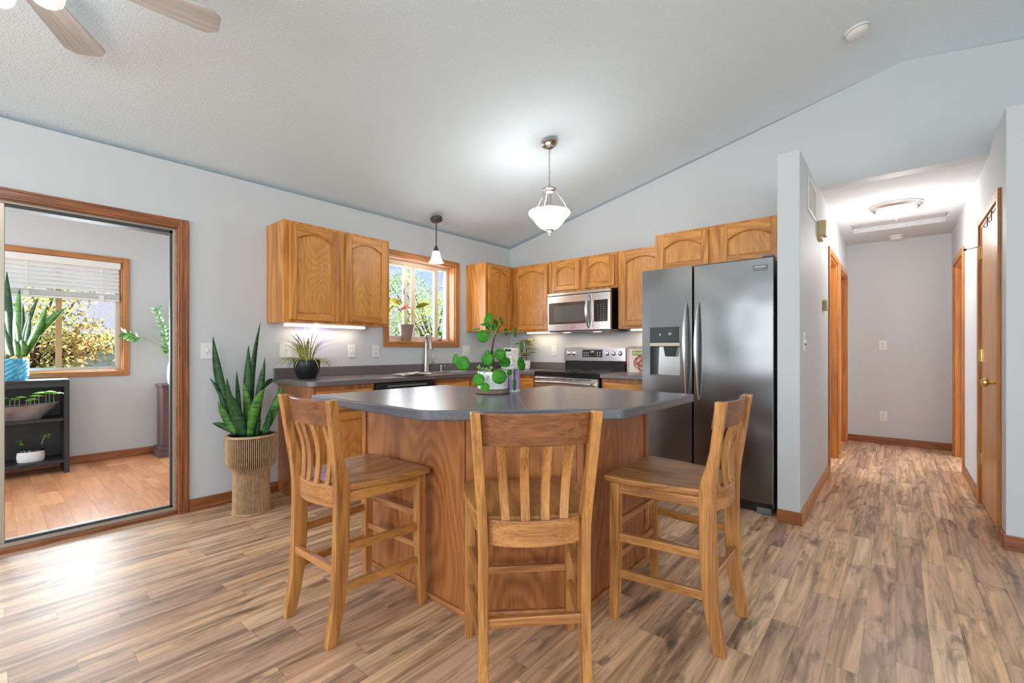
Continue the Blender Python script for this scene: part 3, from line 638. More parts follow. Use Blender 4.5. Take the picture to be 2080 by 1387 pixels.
MB().tube([(fx, fy, 1.205), (fx+.002, fy, 1.26), (fx+.012, fy, 1.292), (fx+.034, fy, 1.30), (fx+.05, fy, 1.29)], .016, 12).build('spout', m_nickel, fc, smooth=True)
MB().tube([(fx+.045, fy, 1.297), (fx+.058, fy, 1.27), (fx+.07, fy, 1.21), (fx+.08, fy, 1.145)], [.016, .019, .023, .026], 14).build('spray_head', m_nickel, fc, smooth=True)
MB().tube([(fx+.01, fy+.02, .985), (fx+.015, fy+.055, 1.0), (fx+.02, fy+.075, 1.03), (fx+.02, fy+.085, 1.085)], [.013, .012, .010, .012], 10).build('handle', m_nickel, fc, smooth=True)
sdp = tag(own_origin(MB().lathe([(.02, 0), (.02, .006), (.009, .01), (.009, .05), (.013, .052), (.013, .062), (.004, .07)], (-3.74, 3.20, .914), 16).tube([(-3.74, 3.20, .972), (-3.70, 3.20, .975), (-3.675, 3.20, .962)], .006).build('soap_dispenser', m_nickel, smooth=True), (-3.74, 3.20, .914)), 'small brushed steel soap pump beside the faucet', 'soap dispenser')
tw = MB(); rows = []
for i in range(13):
    r_ = []
    for j in range(9):
        t = i/12; s = j/8
        x = CX-.03-.17*s+.015*math.sin(5*t+2*s); y = 2.30+.34*t+.012*math.sin(9*s)
        z = .9175+.009*abs(math.sin(3.3*t+4*s))+.008*abs(math.sin(11*t*1.3+s*2)); r_.append((x, y, z))
    rows.append(r_)
tw.grid(rows); tw.grid([[(p[0]*1+.012, p[1]+.02, p[2]+.008+.004*math.sin(9*p[1]*7)) for p in r_[:7]] for r_ in rows[1:9]])
tag(own_origin(tw.build('dish_towel', m_towel, smooth=True, solid=.004, sub=1), (-3.25, 2.45, .915)), 'crumpled off-white dish towel on the counter by the sink', 'towel')
# ------------------------------------------------------------------ island
isl = thing('kitchen_island', (-1.6, 1.7, 0), 'oak-panelled corner island with chamfered front under the charcoal top', 'island')
ib = [(-2.20, 1.335), (-1.395, 1.335), (-1.035, 1.69), (-1.035, 2.345), (-1.62, 2.345), (-1.62, 1.91), (-2.20, 1.91)]
MB().prism(ib, .0, .873).build('body', m_isl, isl, bevel=.002)
def strip_on(a, b_, nrm, name, m=m_isl, t=.008, z0=0, z1=.873, h=None):
    a = Vector(a); b_ = Vector(b_); n_ = Vector(nrm).normalized()*t
    return MB().prism([tuple(a), tuple(b_), tuple(b_+n_), tuple(a+n_)], z0, z1).build(name, m, isl, bevel=.0015)
d45 = Vector((.714, .70)); n45 = Vector((.70, -.714))
A_ = Vector((-1.395, 1.335)); B_ = Vector((-1.035, 1.69))
strip_on(A_+d45*.004, B_-d45*.004, n45, 'centre_panel', m_isl, .005, .03)
strip_on((-1.432, 1.335), (-1.399, 1.335), (0, -1), 'corner_trim', m_isl, .010)
strip_on(B_-d45*.03, B_-d45*.004, n45, 'corner_trim', m_isl, .012)
strip_on((-1.035, 1.70), (-1.035, 1.73), (1, 0), 'corner_trim', m_isl, .010)
strip_on((-2.20, 1.335), (-2.165, 1.335), (0, -1), 'corner_trim', m_isl, .010)
strip_on((-1.035, 2.31), (-1.035, 2.345), (1, 0), 'corner_trim', m_isl, .010)
m_shoe = oak('shoe_moulding', srgb(206, 140, 84), srgb(140, 84, 44), 'x', fig=.4)
sm = MB(); ofs = .014
for a, b_, n_ in (((-2.20, 1.335), (-1.39, 1.335), (0, -1)), ((-1.395, 1.335), (-1.035, 1.69), n45), ((-1.035, 1.685), (-1.035, 2.345), (1, 0))):
    a = Vector(a); b_ = Vector(b_); nn = Vector(n_).normalized()*ofs
    sm.prism([tuple(a), tuple(b_), tuple(b_+nn), tuple(a+nn)], 0, .024)
sm.build('shoe_moulding', m_shoe, isl, bevel=.004)
top = [(-2.238, 1.065), (-1.34, 1.065), (-.79, 1.60), (-.79, 2.375), (-1.672, 2.375), (-1.672, 1.955), (-2.238, 1.955)]
it = thing('island_countertop', (-1.6, 1.7, .873), 'charcoal laminate angled top of the island, with a mitred seam', 'countertop')
MB().prism(round_poly(top, [.012, .11, .06, .02, .01, 0, .01], 8), .8735, .914).build('worktop', m_counter, it, bevel=.006, seg=3)
MB().bar((-1.66, 1.94, .9142), (-1.075, 1.345, .9142), .0022, .0006).build('seam', mat('seam_filler', srgb(160, 152, 150), .5), it)
# ------------------------------------------------------------------ bar stools (local: x across, y towards the front, front of legs at y=0)
REAR = [(0, .408, .452), (.05, .397, .445), (.10, .385, .436), (.19, .368, .424), (.33, .357, .418), (.48, .355, .414), (.58, .353, .414), (.64, .362, .418), (.70, .383, .426), (.76, .398, .434), (.85, .411, .446), (.90, .416, .453), (.95, .420, .461)]
def rear_leg(x0, x1, xo):
    mb = MB(); prev = None
    for z, d0, d1 in REAR:
        k = max(0, (z-.55)/.4)*xo
        ring = [mb.bm.verts.new(p) for p in ((x0+k, -d0, z), (x1+k, -d0, z), (x1+k, -d1, z), (x0+k, -d1, z))]
        if prev:
            for i in range(4): mb.bm.faces.new((prev[i], prev[(i+1) % 4], ring[(i+1) % 4], ring[i]))
        else: mb.bm.faces.new(ring[::-1])
        prev = ring
    mb.bm.faces.new(prev); return mb
def curved(mb, xa, xb, y_of, z0, z1, th, n=14):      # bowed rail, y_of(t) centre line, t -1..1
    vs = []
    for i in range(n+1):
        t = -1+2*i/n; x = xa+(xb-xa)*i/n
        y0 = y_of(t, 0); y1 = y_of(t, 1)
        vs.append([mb.bm.verts.new(p) for p in ((x, y0, z0), (x, y0-th, z0), (x, y1-th, z1), (x, y1, z1))])
    for a, b_ in zip(vs, vs[1:]):
        for i in range(4): mb.bm.faces.new((a[i], a[(i+1) % 4], b_[(i+1) % 4], b_[i]))
    mb.bm.faces.new(vs[0]); mb.bm.faces.new(vs[-1][::-1]); return mb
def make_stool():
    t = thing('bar_stool', (0, 0, 0), '', 'stool', 'wooden bar stools around the island')
    B = lambda mb, n_, m_, bv=.004, **k: mb.build(n_, m_, t, bevel=bv, world=False, **k)
    hw = .222; lw = .042
    for s in (-1, 1):
        mb = MB(); prev = None
        for z, sh in ((0, .010), (.12, .004), (.30, 0), (.58, 0)):
            xo = s*hw; xi = s*(hw-lw+sh)
            ring = [mb.bm.verts.new(p) for p in ((xo, 0, z), (xi, 0, z), (xi, -lw+sh, z), (xo, -lw+sh, z))]
            if prev:
                for i in range(4): mb.bm.faces.new((prev[i], prev[(i+1) % 4], ring[(i+1) % 4], ring[i]))
            else: mb.bm.faces.new(ring)
            prev = ring
        mb.bm.faces.new(prev); B(mb, 'leg', m_stool)
        x0, x1 = sorted((s*.180, s*.148)); B(rear_leg(x0, x1, s*.027), 'leg', m_stool)
    # seat, saddled
    n_ = 16; rows = []; mbs = MB()
    def outline(v):                                    # half width along depth v 0 front .. 1 back
        d = .395*v
        w0 = .232 if v < .3 else .232-(.232-.175)*((v-.3)/.7)**1.3
        return w0
    us = [-1+2*i/20 for i in range(21)]; vsn = [j/14 for j in range(15)]
    tops, bots = [], []
    for v in vsn:
        rt, rb = [], []
        for uu in us:
            x = outline(v)*uu; y = .022-(.40)*v-(.012*(1-uu*uu) if v == 0 else 0)+(.012*(1-abs(uu)**2)*(1-v)) - (.022*(1-abs(uu)**2) if v > .95 else 0)
            edge = max(abs(uu)**8, (1-v)**10, v**14)
            dish = .010*math.sin(math.pi*min(1, max(0, v*1.05)))*(1-uu**4)*(1-.55*math.exp(-(uu*5)**2)*(v < .55))
            rt.append((x, y, .615-dish-.006*edge)); rb.append((x*.985, y*1.0-.002, .581))
        tops.append(rt); bots.append(rb)
    vt = [[mbs.bm.verts.new(p) for p in r_] for r_ in tops]; vb = [[mbs.bm.verts.new(p) for p in r_] for r_ in bots]
    for g in (vt, vb):
        for a, b_ in zip(g, g[1:]):
            for i in range(20): mbs.bm.faces.new((a[i], a[i+1], b_[i+1], b_[i]))
    for j in range(14):
        mbs.bm.faces.new((vt[j][0], vt[j+1][0], vb[j+1][0], vb[j][0])); mbs.bm.faces.new((vt[j][20], vt[j+1][20], vb[j+1][20], vb[j][20]))
    for i in range(20):
        mbs.bm.faces.new((vt[0][i], vt[0][i+1], vb[0][i+1], vb[0][i])); mbs.bm.faces.new((vt[14][i], vt[14][i+1], vb[14][i+1], vb[14][i]))
    B(mbs, 'seat', m_seat, .007, smooth=True, seg=3)
    # aprons
    B(MB().box(-.178, .178, -.036, -.012, .537, .58), 'apron', m_stool_x)
    for s in (-1, 1): B(MB().bar((s*.203, -.03, .559), (s*.170, -.36, .559), .020, .042), 'apron', m_stool_y)
    B(curved(MB(), -.150, .150, lambda q, e: -.372-.034*(1-q*q), .521, .604, .022), 'back_rail', m_stool_x)
    # crest rail and slats
    B(curved(MB(), -.173, .173, lambda q, e: (-.412-.034*(1-q*q)) if e else (-.396-.034*(1-q*q)), .842, .945, .020), 'crest_rail', m_crest)
    for k in range(4):
        xq = -.093+.062*k; q = xq/.157; y0 = -.380-.034*(1-q*q); y1 = -.404-.034*(1-q*q)
        mb = MB(); prev = None
        for i in range(9):
            tt = i/8; z = .60+(.85-.60)*tt; y = y0+(y1-y0)*tt+.020*math.sin(math.pi*tt); x = xq*(1+.2*tt)
            ring = [mb.bm.verts.new(p) for p in ((x-.0145, y+.006, z), (x+.0145, y+.006, z), (x+.0145, y-.007, z), (x-.0145, y-.007, z))]
            if prev:
                for i2 in range(4): mb.bm.faces.new((prev[i2], prev[(i2+1) % 4], ring[(i2+1) % 4], ring[i2]))
            else: mb.bm.faces.new(ring)
            prev = ring
        mb.bm.faces.new(prev); B(mb, 'back_slat', m_stool, .003)
    # stretchers
    for z in (.405, .262): B(MB().box(-.182, .182, -.030, -.012, z-.013, z+.013), 'stretcher', m_stool_x, .002)
    for s in (-1, 1):
        for z in (.352, .200): B(MB().bar((s*.203, -.036, z), (s*.168, -.375 if z > .3 else -.385, z+.008), .018, .034), 'stretcher', m_stool_y, .002)
    B(MB().box(-.152, .152, -.412, -.392, .266, .297), 'stretcher', m_stool_x, .002)
    return t
st = make_stool()
# front edge position of the front legs (centre), rotation: local +y faces the island
PL = [((-1.835, 1.283), math.radians(2.5), 'wooden bar stool nearest the tall snake plant, facing the island'),
      ((-1.166, 1.413), math.radians(46.5), 'wooden bar stool seen from behind, at the chamfered centre of the island'),
      ((-.928, 1.945), math.radians(90), 'wooden bar stool nearest the fridge, side-on to the island')]
for i, ((x, y), a, lab) in enumerate(PL):
    q = st if i == 0 else copy_tree(st)
    q.location = (x, y, 0); q.rotation_euler = (0, 0, a); q['label'] = lab
# ------------------------------------------------------------------ fridge
FRX0, FRX1, FRY = -1.583, -.634, 3.50
fr = thing('refrigerator', (-1.1, 3.9, 0), 'stainless side-by-side refrigerator with door dispenser', 'refrigerator')
MB().box(FRX0+.01, FRX1-.01, FRY+.075, 4.38, .03, 1.755).build('body', m_grey2, fr, bevel=.004)
XM = -1.178
def frdoor(x0, x1, hole=None):
    mb = MB()
    if hole is None: mb.box(x0, x1, FRY, FRY+.07, .075, 1.785)
    else:
        a, b_, c, d = hole
        mb.box(x0, a, FRY, FRY+.07, .075, 1.785).box(b_, x1, FRY, FRY+.07, .075, 1.785).box(a, b_, FRY, FRY+.07, .075, c).box(a, b_, FRY, FRY+.07, d, 1.785)
        bmesh.ops.remove_doubles(mb.bm, verts=mb.bm.verts, dist=1e-5)
    return mb.build('door', m_steel, fr, bevel=.0 if hole else .008, seg=3)
dA = frdoor(FRX0, XM-.005, (-1.517, -1.272, .935, 1.322)); dB = frdoor(XM+.005, FRX1)
ds = MB(); a, b_ = -1.517, -1.272
ds.box(a, b_, FRY+.055, FRY+.068, .935, 1.20).box(a, a+.004, FRY+.005, FRY+.055, .935, 1.20).box(b_-.004, b_, FRY+.005, FRY+.055, .935, 1.20)
dp = ds.build('dispenser', mat('dispenser_grey', (.10, .10, .105, 1), .3, .4), dA)
MB().box(a+.004, b_-.004, FRY-.002, FRY+.055, .935, .945).build('drip_tray', m_grey2, dA)
MB().prism([(a+.05, .945), (b_-.01, .945), (b_-.02, 1.18), (a+.06, 1.18)], FRY+.045, FRY+.055, 'y').build('dispenser_back', m_steel_s, dA)
MB().box(a, b_, FRY-.004, FRY+.05, 1.20, 1.322).build('control_panel', m_blackgl, dA, bevel=.004)
MB().box(a, b_, FRY-.010, FRY+.05, 1.168, 1.20).build('dispenser_trim', m_alu, dA, bevel=.006)
MB().prism([(-1.41, 1.168), (-1.30, 1.168), (-1.315, 1.09), (-1.395, 1.09)], FRY+.005, FRY+.05, 'y').build('spout', m_black, dA, bevel=.004)
text('display_digits', '37', .026, (-1.352, FRY-.0045, 1.266), (math.pi/2, 0, 0), m_display, dA)
text('display_digits', '8', .022, (-1.432, FRY-.0045, 1.262), (math.pi/2, 0, 0), m_display, dA)
for nm, x, bulge, d_ in (('handle', -1.222, .0, dA), ('handle', -1.132, .0, dB)):
    pts = []; rs = []
    for i in range(17):
        t = i/16; z = .77+(1.50-.77)*t; s = math.sin(math.pi*t)
        pts.append((x+(.0 if d_ is dA else -.004*s), FRY-.004-.055*s**.6, z)); rs.append(.010+.012*s)
    MB().tube(pts, rs, 12, flat=.75).build(nm, m_steel_s, d_, smooth=True)
MB().box(-.765, -.672, FRY-.003, FRY, 1.692, 1.734).build('badge', m_grey2, dB, bevel=.001, label='dark maker badge')
text('badge_lettering', 'FRIGIDAIRE', .0125, (-.7185, FRY-.0035, 1.719), (math.pi/2, 0, 0), mat('badge_silver', (.7, .7, .7, 1), .3, .6), dB)
text('badge_lettering', 'GALLERY', .009, (-.7185, FRY-.0035, 1.701), (math.pi/2, 0, 0), mat('badge_grey', (.3, .3, .3, 1), .3), dB)
MB().box(FRX0+.02, FRX1-.02, FRY+.03, FRY+.075, .012, .07).build('toe_grille', m_black, fr, bevel=.003)
MB().box(FRX1-.11, FRX1-.015, FRY+.0, FRY+.06, .0, .045).build('foot_cover', m_grey2, fr, bevel=.01)
MB().box(FRX1-.075, FRX1-.008, FRY+.01, FRY+.1, 1.787, 1.80).build('hinge_cover', m_grey2, fr, bevel=.003)
# ------------------------------------------------------------------ range
RX0, RX1, RYF = -2.905, -2.14, 3.765
rg = thing('electric_range', (-2.52, 4.05, 0), 'stainless electric range with black glass cooktop', 'range')
MB().box(RX0+.004, RX1-.004, RYF+.04, YB-.012, .02, .895).build('body', m_blackm, rg)
MB().box(RX0, RX1, RYF, YB-.06, .866, .922).build('cooktop', m_black, rg, bevel=.010, seg=3)
for x, y, r_ in ((-2.70, 3.92, .11), (-2.34, 3.92, .09), (-2.70, 4.17, .08), (-2.34, 4.17, .10)):
    MB().lathe([(r_, 0), (r_, .0006), (r_-.004, .0006), (r_-.004, 0)], (x, y, .9221), 36, cap=False).build('burner_ring', mat('burner_grey', (.12, .12, .12, 1), .3), rg)
od = MB().box(RX0+.006, RX1-.006, RYF+.0, RYF+.04, .22, .862).build('oven_door', m_steel_s, rg, bevel=.006)
MB().box(RX0+.10, RX1-.10, RYF-.002, RYF+.0, .36, .70).build('oven_window', m_blackgl, od)
MB().tube([(RX0+.05, RYF, .80), (RX0+.055, RYF-.045, .812), (-2.52, RYF-.055, .818), (RX1-.055, RYF-.045, .812), (RX1-.05, RYF, .80)], .014, 12).build('handle', m_steel_s, od, smooth=True)
vt_ = MB()
for x0, x1 in ((-2.86, -2.78), (-2.74, -2.71), (-2.66, -2.50), (-2.47, -2.43), (-2.38, -2.22)): vt_.box(x0, x1, RYF-.001, RYF+.001, .845, .851)
vt_.build('vent_slots', m_shadow, od)
MB().box(RX0+.006, RX1-.006, RYF+.005, RYF+.04, .05, .20).build('drawer', m_steel_s, rg, bevel=.006)
bg = MB().box(RX0+.01, RX1-.01, YB-.075, YB-.02, .918, 1.02).build('backguard_lower', m_black, rg, bevel=.004)
cp = MB().box(RX0+.0, RX1-.0, YB-.085, YB-.02, 1.018, 1.168).build('control_panel', m_steel_s, rg, bevel=.006)
YF_ = YB-.085
MB().box(-2.66, -2.41, YF_-.002, YF_, 1.062, 1.146).build('display_panel', m_blackgl, cp, bevel=.0015)
text('display_digits', '2:30', .022, (-2.535, YF_-.0025, 1.122), (math.pi/2, 0, 0), m_display, cp)
bt = MB()
for x in (-2.635, -2.61, -2.585, -2.47, -2.44):
    for z in (1.083, 1.110): bt.box(x-.006, x+.006, YF_-.003, YF_-.001, z-.003, z+.003)
bt.build('buttons', m_white, cp)
for x in (-2.845, -2.775, -2.35, -2.275, -2.20):
    k_ = MB().lathe([(.024, 0), (.024, .006), (.019, .010), (.017, .026), (.012, .028)], (0, 0, 0), 20).box(-.003, .003, -.018, .018, .024, .032).build('knob', m_chrome, cp, smooth=True, world=False)
    p0 = Vector((-2.52, 4.05, 0)); k_.location = Vector((x, YF_, 1.104))-p0; k_.rotation_euler = (math.pi/2, 0, 0)
# microwave
MX0, MX1, MY, MZ0, MZ1 = -2.905, -2.142, 4.0, 1.342, 1.752
mw = thing('microwave_oven', (-2.52, 4.2, MZ0), 'stainless over-the-range microwave under the short cabinet', 'microwave')
MB().box(MX0, MX1, MY+.035, YB-.003, MZ0, MZ1).build('body', m_black, mw)
MB().box(MX0, MX1, MY+.0, MY+.035, MZ1-.028, MZ1).build('vent_trim', m_steel_s, mw, bevel=.004)
dr = MB().box(MX0, -2.345, MY, MY+.034, MZ0+.004, MZ1-.032).build('door', m_steel_s, mw, bevel=.004)
MB().box(MX0+.02, -2.375, MY-.0015, MY+.0, MZ0+.075, MZ1-.105).build('window', m_oveng, dr, bevel=.002)
MB().box(MX0+.09, -2.44, MY-.002, MY-.0014, MZ0+.10, MZ1-.14).build('window_mesh', mat('mesh_screen', (.11, .10, .09, 1), .25), dr)
pts = [(-2.385+.0*i, MY-.004-.045*math.sin(math.pi*i/12)**.6, MZ0+.03+(.345)*i/12) for i in range(13)]
MB().tube(pts, [.010+.008*math.sin(math.pi*i/12) for i in range(13)], 10).build('handle', m_steel_s, dr, smooth=True)
pnl = MB().box(-2.342, MX1, MY, MY+.034, MZ0+.004, MZ1-.032).build('control_panel', m_steel_s, mw, bevel=.004)
MB().box(-2.325, -2.17, MY-.002, MY, MZ0+.085, MZ1-.105).build('keypad', m_blackgl, pnl, bevel=.002)
kbm = MB()
for i in range(3):
    for j in range(8): kbm.box(-2.283+i*.033, -2.275+i*.033, MY-.003, MY-.002, MZ0+.10+j*.022, MZ0+.104+j*.022)
kbm.build('keypad_marks', mat('key_print', (.6, .6, .6, 1), .5), pnl)
MB().box(-2.60, -2.555, MY-.001, MY, MZ0+.028, MZ0+.034).box(-2.559, -2.553, MY-.001, MY, MZ0+.028, MZ0+.055).build('maker_mark', m_grey2, dr)
MB().box(MX0+.02, MX1-.02, MY+.02, YB-.02, MZ0-.012, MZ0).build('grease_filter', m_grey2, mw)
for x in (-2.70, -2.33): MB().box(x-.035, x+.035, MY+.05, MY+.10, MZ0-.016, MZ0-.010).build('hood_lamp', m_warm, mw, label='lit hood lamp')
light('hood_light', 'AREA', (-2.52, 4.1, MZ0-.03), 2.4, (1, .70, .48), .5, .08)
# cookbooks
m_bk1 = mat('cookbook_cover', srgb(206, 200, 204), .4, ncol=srgb(196, 160, 150), nscale=14)
def food(name):
    m, nt, p = newmat(name); N = nt.nodes; L = nt.links
    tc = N.new('ShaderNodeTexCoord'); v = N.new('ShaderNodeTexVoronoi'); v.inputs['Scale'].default_value = 42; L.new(tc.outputs['Object'], v.inputs['Vector'])
    sp = N.new('ShaderNodeSeparateColor'); L.new(v.outputs['Color'], sp.inputs[0]); r = N.new('ShaderNodeValToRGB'); L.new(sp.outputs[0], r.inputs[0])
    r.color_ramp.elements[0].color = srgb(170, 40, 28); r.color_ramp.elements[1].color = srgb(236, 226, 214)
    for p_, c_ in ((.3, srgb(206, 84, 54)), (.5, srgb(120, 130, 52)), (.65, srgb(240, 232, 222)), (.8, srgb(150, 92, 70))):
        e = r.color_ramp.elements.new(p_); e.color = c_
    L.new(r.outputs[0], p.inputs['Base Color']); return m
bk = thing('cookbook', (-2.0, 4.31, .914), 'tall pale cookbook standing against the wall beside the range', 'book')
MB().box(-2.122, -1.89, 4.32, 4.34, .9142, 1.185).build('cover', m_bk1, bk, bevel=.001)
m_ink = mat('dark_ink', (.05, .05, .06, 1), .5); m_whink = mat('white_ink', (.85, .85, .8, 1), .5)
text('title', 'OIL & VINEGAR', .022, (-2.115, 4.3195, 1.163), (math.pi/2, 0, 0), m_ink, bk, align='LEFT')
bk = thing('cookbook', (-1.95, 4.28, .914), 'cookbook with a food photo and green title, in front of the taller one', 'book')
MB().box(-2.075, -1.86, 4.28, 4.298, .9142, 1.148).build('cover', m_white, bk, bevel=.001)
MB().box(-2.045, -1.862, 4.2785, 4.28, 1.085, 1.135).build('title_band', mat('lime_band', srgb(150, 172, 40), .4), bk)
text('title', 'dinner', .045, (-2.04, 4.278, 1.112), (math.pi/2, 0, 0), m_whink, bk, align='LEFT')
MB().lathe([(.085, 0), (.085, .001)], (0, 0, 0), 24).build('cover_photo', food('food_picture'), bk, world=False).location = (0, 0, 0)
q = [c for c in COL.objects if c.name.startswith('cover_photo')][-1]; q.rotation_euler = (math.pi/2, 0, 0); q.location = (.006, -.0015, .092)
# ------------------------------------------------------------------ wall plates and small fixtures
def plate(axis, pos, face, wd, ht, kind, label, out=1):
    """axis 'x': plate on a plane x=face; pos=(y,z). axis 'y': on y=face; pos=(x,z)."""
    c, z = pos
    loc = (face, c, z) if axis == 'x' else (c, face, z)
    t = thing('outlet' if kind == 'outlet' else 'light_switch' if kind in ('switch', 'double') else 'wall_plate', loc, label, 'outlet' if kind == 'outlet' else 'switch' if kind in ('switch', 'double') else 'wall plate')
    def bx(mb, p, q, r_, s, d0, d1):
        lo, hi = sorted((face+out*d0, face+out*d1))
        if axis == 'x': mb.box(lo, hi, c+p, c+q, z+r_, z+s)
        else: mb.box(c+p, c+q, lo, hi, z+r_, z+s)
    mb = MB(); bx(mb, -wd/2, wd/2, -ht/2, ht/2, 0, .006); mb.build('plate', m_plate, t, bevel=.002)
    if kind == 'outlet':
        for dz in (-.02, .02):
            mb = MB(); bx(mb, -.014, .014, dz-.014, dz+.014, .006, .008); rc = mb.build('receptacle', m_white, t, bevel=.001)
            mb = MB(); bx(mb, -.007, -.004, dz-.004, dz+.006, .008, .0085); bx(mb, .004, .007, dz-.004, dz+.006, .008, .0085); bx(mb, -.002, .002, dz-.01, dz-.006, .008, .0085); mb.build('slots', m_gray, rc)
    elif kind == 'switch':
        mb = MB(); bx(mb, -.005, .005, -.011, .011, .006, .016); mb.build('toggle', m_plate, t, bevel=.001)
        mb = MB(); bx(mb, -.002, .002, .028, .032, .006, .007); bx(mb, -.002, .002, -.032, -.028, .006, .007); bx(mb, -.008, .008, -.014, -.012, .006, .0065); mb.build('screws', m_grey2, t)
    elif kind == 'double':
        for dx in (-.02, .02):
            mb = MB(); bx(mb, dx-.004, dx+.004, -.01, .01, .006, .014); mb.build('toggle', m_plate, t, bevel=.001)
    elif kind == 'jack':
        mb = MB(); bx(mb, -.009, .009, -.009, .009, .006, .012); mb.build('jack', m_grey2 if False else m_white, t, bevel=.002)
        mb = MB(); bx(mb, -.004, .004, -.002, .004, .012, .0125); bx(mb, -.002, .002, .035, .039, .006, .007); bx(mb, -.002, .002, -.039, -.035, .006, .007); mb.build('port', m_gray, t)
    return t
plate('x', (1.043, 1.134), XW, .072, .116, 'switch', 'single light switch on the wall beside the sliding door casing')
plate('x', (1.597, 1.137), XW, .095, .118, 'jack', 'white jack plate on the wall behind the spiky plant')
plate('x', (2.183, 1.131), XW, .072, .116, 'switch', 'single light switch under the two-door wall cabinet')
plate('x', (2.434, 1.131), XW, .072, .116, 'outlet', 'white outlet just left of the kitchen window')
plate('x', (3.63, 1.134), XW, .115, .116, 'double', 'double light switch between the window and the corner')
plate('y', (-3.10, 1.134), YB, .072, .116, 'outlet', 'white outlet on the wall left of the range', out=-1)
plate('y', (-.12, 1.20), HYF, .072, .116, 'outlet', 'upper outlet on the hallway end wall', out=-1)
plate('y', (-.117, .335), HYF, .072, .116, 'outlet', 'lower outlet on the hallway end wall', out=-1)
sw = plate('x', (3.60, 1.20), HX0, .075, .13, 'switch', 'light switch with a small paper note, on the hallway side of the fridge wall')
text('note_lettering', 'OFF\nMANUAL', .014, (HX0+.0085, 3.62, 1.185), (math.pi/2, 0, math.pi/2), m_ink, sw)
vn = thing('return_air_vent', (HX0, 3.96, 2.24), 'white slotted air vent high on the hallway wall', 'vent')
MB().box(HX0, HX0+.008, 3.77, 3.79, 2.13, 2.37).box(HX0, HX0+.008, 4.15, 4.17, 2.13, 2.37).box(HX0, HX0+.008, 3.79, 4.15, 2.13, 2.15).box(HX0, HX0+.008, 3.79, 4.15, 2.35, 2.37).box(HX0, HX0+.007, 3.955, 3.97, 2.15, 2.35).build('frame', m_white, vn, bevel=.002)
MB().box(HX0+.0005, HX0+.001, 3.79, 4.15, 2.15, 2.35).build('backing', m_gray, vn)
lv = MB()
for i in range(13): y = 3.80+i*.028; lv.bar((HX0+.003, y, 2.15), (HX0+.003, y, 2.35), .004, .003, up=(1, 0, 0))
lv.build('louvres', m_white, vn)
tag(own_origin(MB().box(HX0, HX0+.055, 4.30, 4.42, 2.05, 2.17).prism([(4.30, 2.05), (4.42, 2.05), (4.42, 2.02), (4.30, 2.02)], HX0, HX0+.03, 'x').build('door_chime', m_ivory, bevel=.004), (HX0, 4.36, 2.1)), 'beige box-shaped door chime high on the hallway wall', 'door chime')
th_ = thing('thermostat', (HX0, 4.68, 1.52), 'small beige thermostat beside the first hallway doorway', 'thermostat')
MB().box(HX0, HX0+.03, 4.62, 4.74, 1.48, 1.57).build('body', m_ivory, th_, bevel=.008)
bt = MB()
for i in range(5): bt.box(HX0+.004, HX0+.026, 4.617, 4.62, 1.49+i*.014, 1.497+i*.014)
bt.build('ribs', m_grey2, th_)
# ------------------------------------------------------------------ ceiling fixtures
def canopy_rot(): return math.atan(SL)
pd = thing('pendant_lamp', (-2.12, 2.946, roof(-2.12)), 'bowl-shaped glass pendant lamp hung on a chain in mid-kitchen', 'lamp')
px_, py_ = -2.12, 2.946; zc = roof(-2.12)
cn = MB().lathe([(.066, 0), (.066, -.010), (.055, -.022), (.030, -.030), (.026, -.045), (.008, -.05)][::-1], (0, 0, 0), 28).build('canopy', m_nickel, pd, smooth=True, world=False); cn.rotation_euler = (0, -math.atan(SL), 0)
ch = MB(); z = zc-.05; i = 0
while z > 2.488:
    r_ = .011; pts = []
    for k in range(13):
        a = 2*math.pi*k/12; dx = .007*math.cos(a); dz = .015*math.sin(a)
        pts.append((px_+(dx if i % 2 else 0), py_+(0 if i % 2 else dx), z-.014+dz))
    ch.tube(pts, .0018, 5, cap=False); z -= .025; i += 1
ch.tube([(px_, py_, zc-.05), (px_+.006, py_, (zc+2.47)/2), (px_, py_, 2.475)], .0013, 4)
ch.build('chain', m_nickel, pd, smooth=True)
MB().lathe([(.055, 2.425), (.058, 2.432), (.055, 2.438), (.03, 2.446), (.012, 2.452), (.008, 2.475)], (px_, py_, 0), 28).lathe([(.02, 2.395), (.04, 2.405), (.045, 2.418), (.053, 2.425)], (px_, py_, 0), 28).build('cap', m_nickel, pd, smooth=True)
MB().tube([(px_, py_, 2.40), (px_, py_, 2.30)], .016, 14).build('socket', m_nickel, pd, smooth=True)
arms = MB()
for k in range(3):
    a = 2*math.pi*k/3+.5; c_, s_2 = math.cos(a), math.sin(a)
    arms.tube([(px_+.045*c_, py_+.045*s_2, 2.425), (px_+.11*c_, py_+.11*s_2, 2.33), (px_+.155*c_, py_+.155*s_2, 2.25), (px_+.185*c_, py_+.185*s_2, 2.262)], .003, 6)
arms.build('arms', m_nickel, pd, smooth=True)
MB().lathe([(.035, 2.105), (.075, 2.125), (.11, 2.16), (.128, 2.19), (.150, 2.212), (.165, 2.228), (.170, 2.242), (.166, 2.250), (.160, 2.240), (.14, 2.215), (.118, 2.19), (.10, 2.16), (.07, 2.133), (.035, 2.115)], (px_, py_, 0), 48, cap=False).build('glass_bowl', m_shade, pd, smooth=True, label='lit frosted glass bowl')
MB().lathe([(.006, 2.066), (.010, 2.072), (.006, 2.080), (.022, 2.088), (.036, 2.106), (.036, 2.112)], (px_, py_, 0), 24).build('finial', m_nickel, pd, smooth=True)
light('pendant_light', 'POINT', (px_, py_, 2.29), 13, (1, .98, .95), .08); light('pendant_light_2', 'POINT', (px_, py_, 2.03), 3, (1, .96, .9), .08)
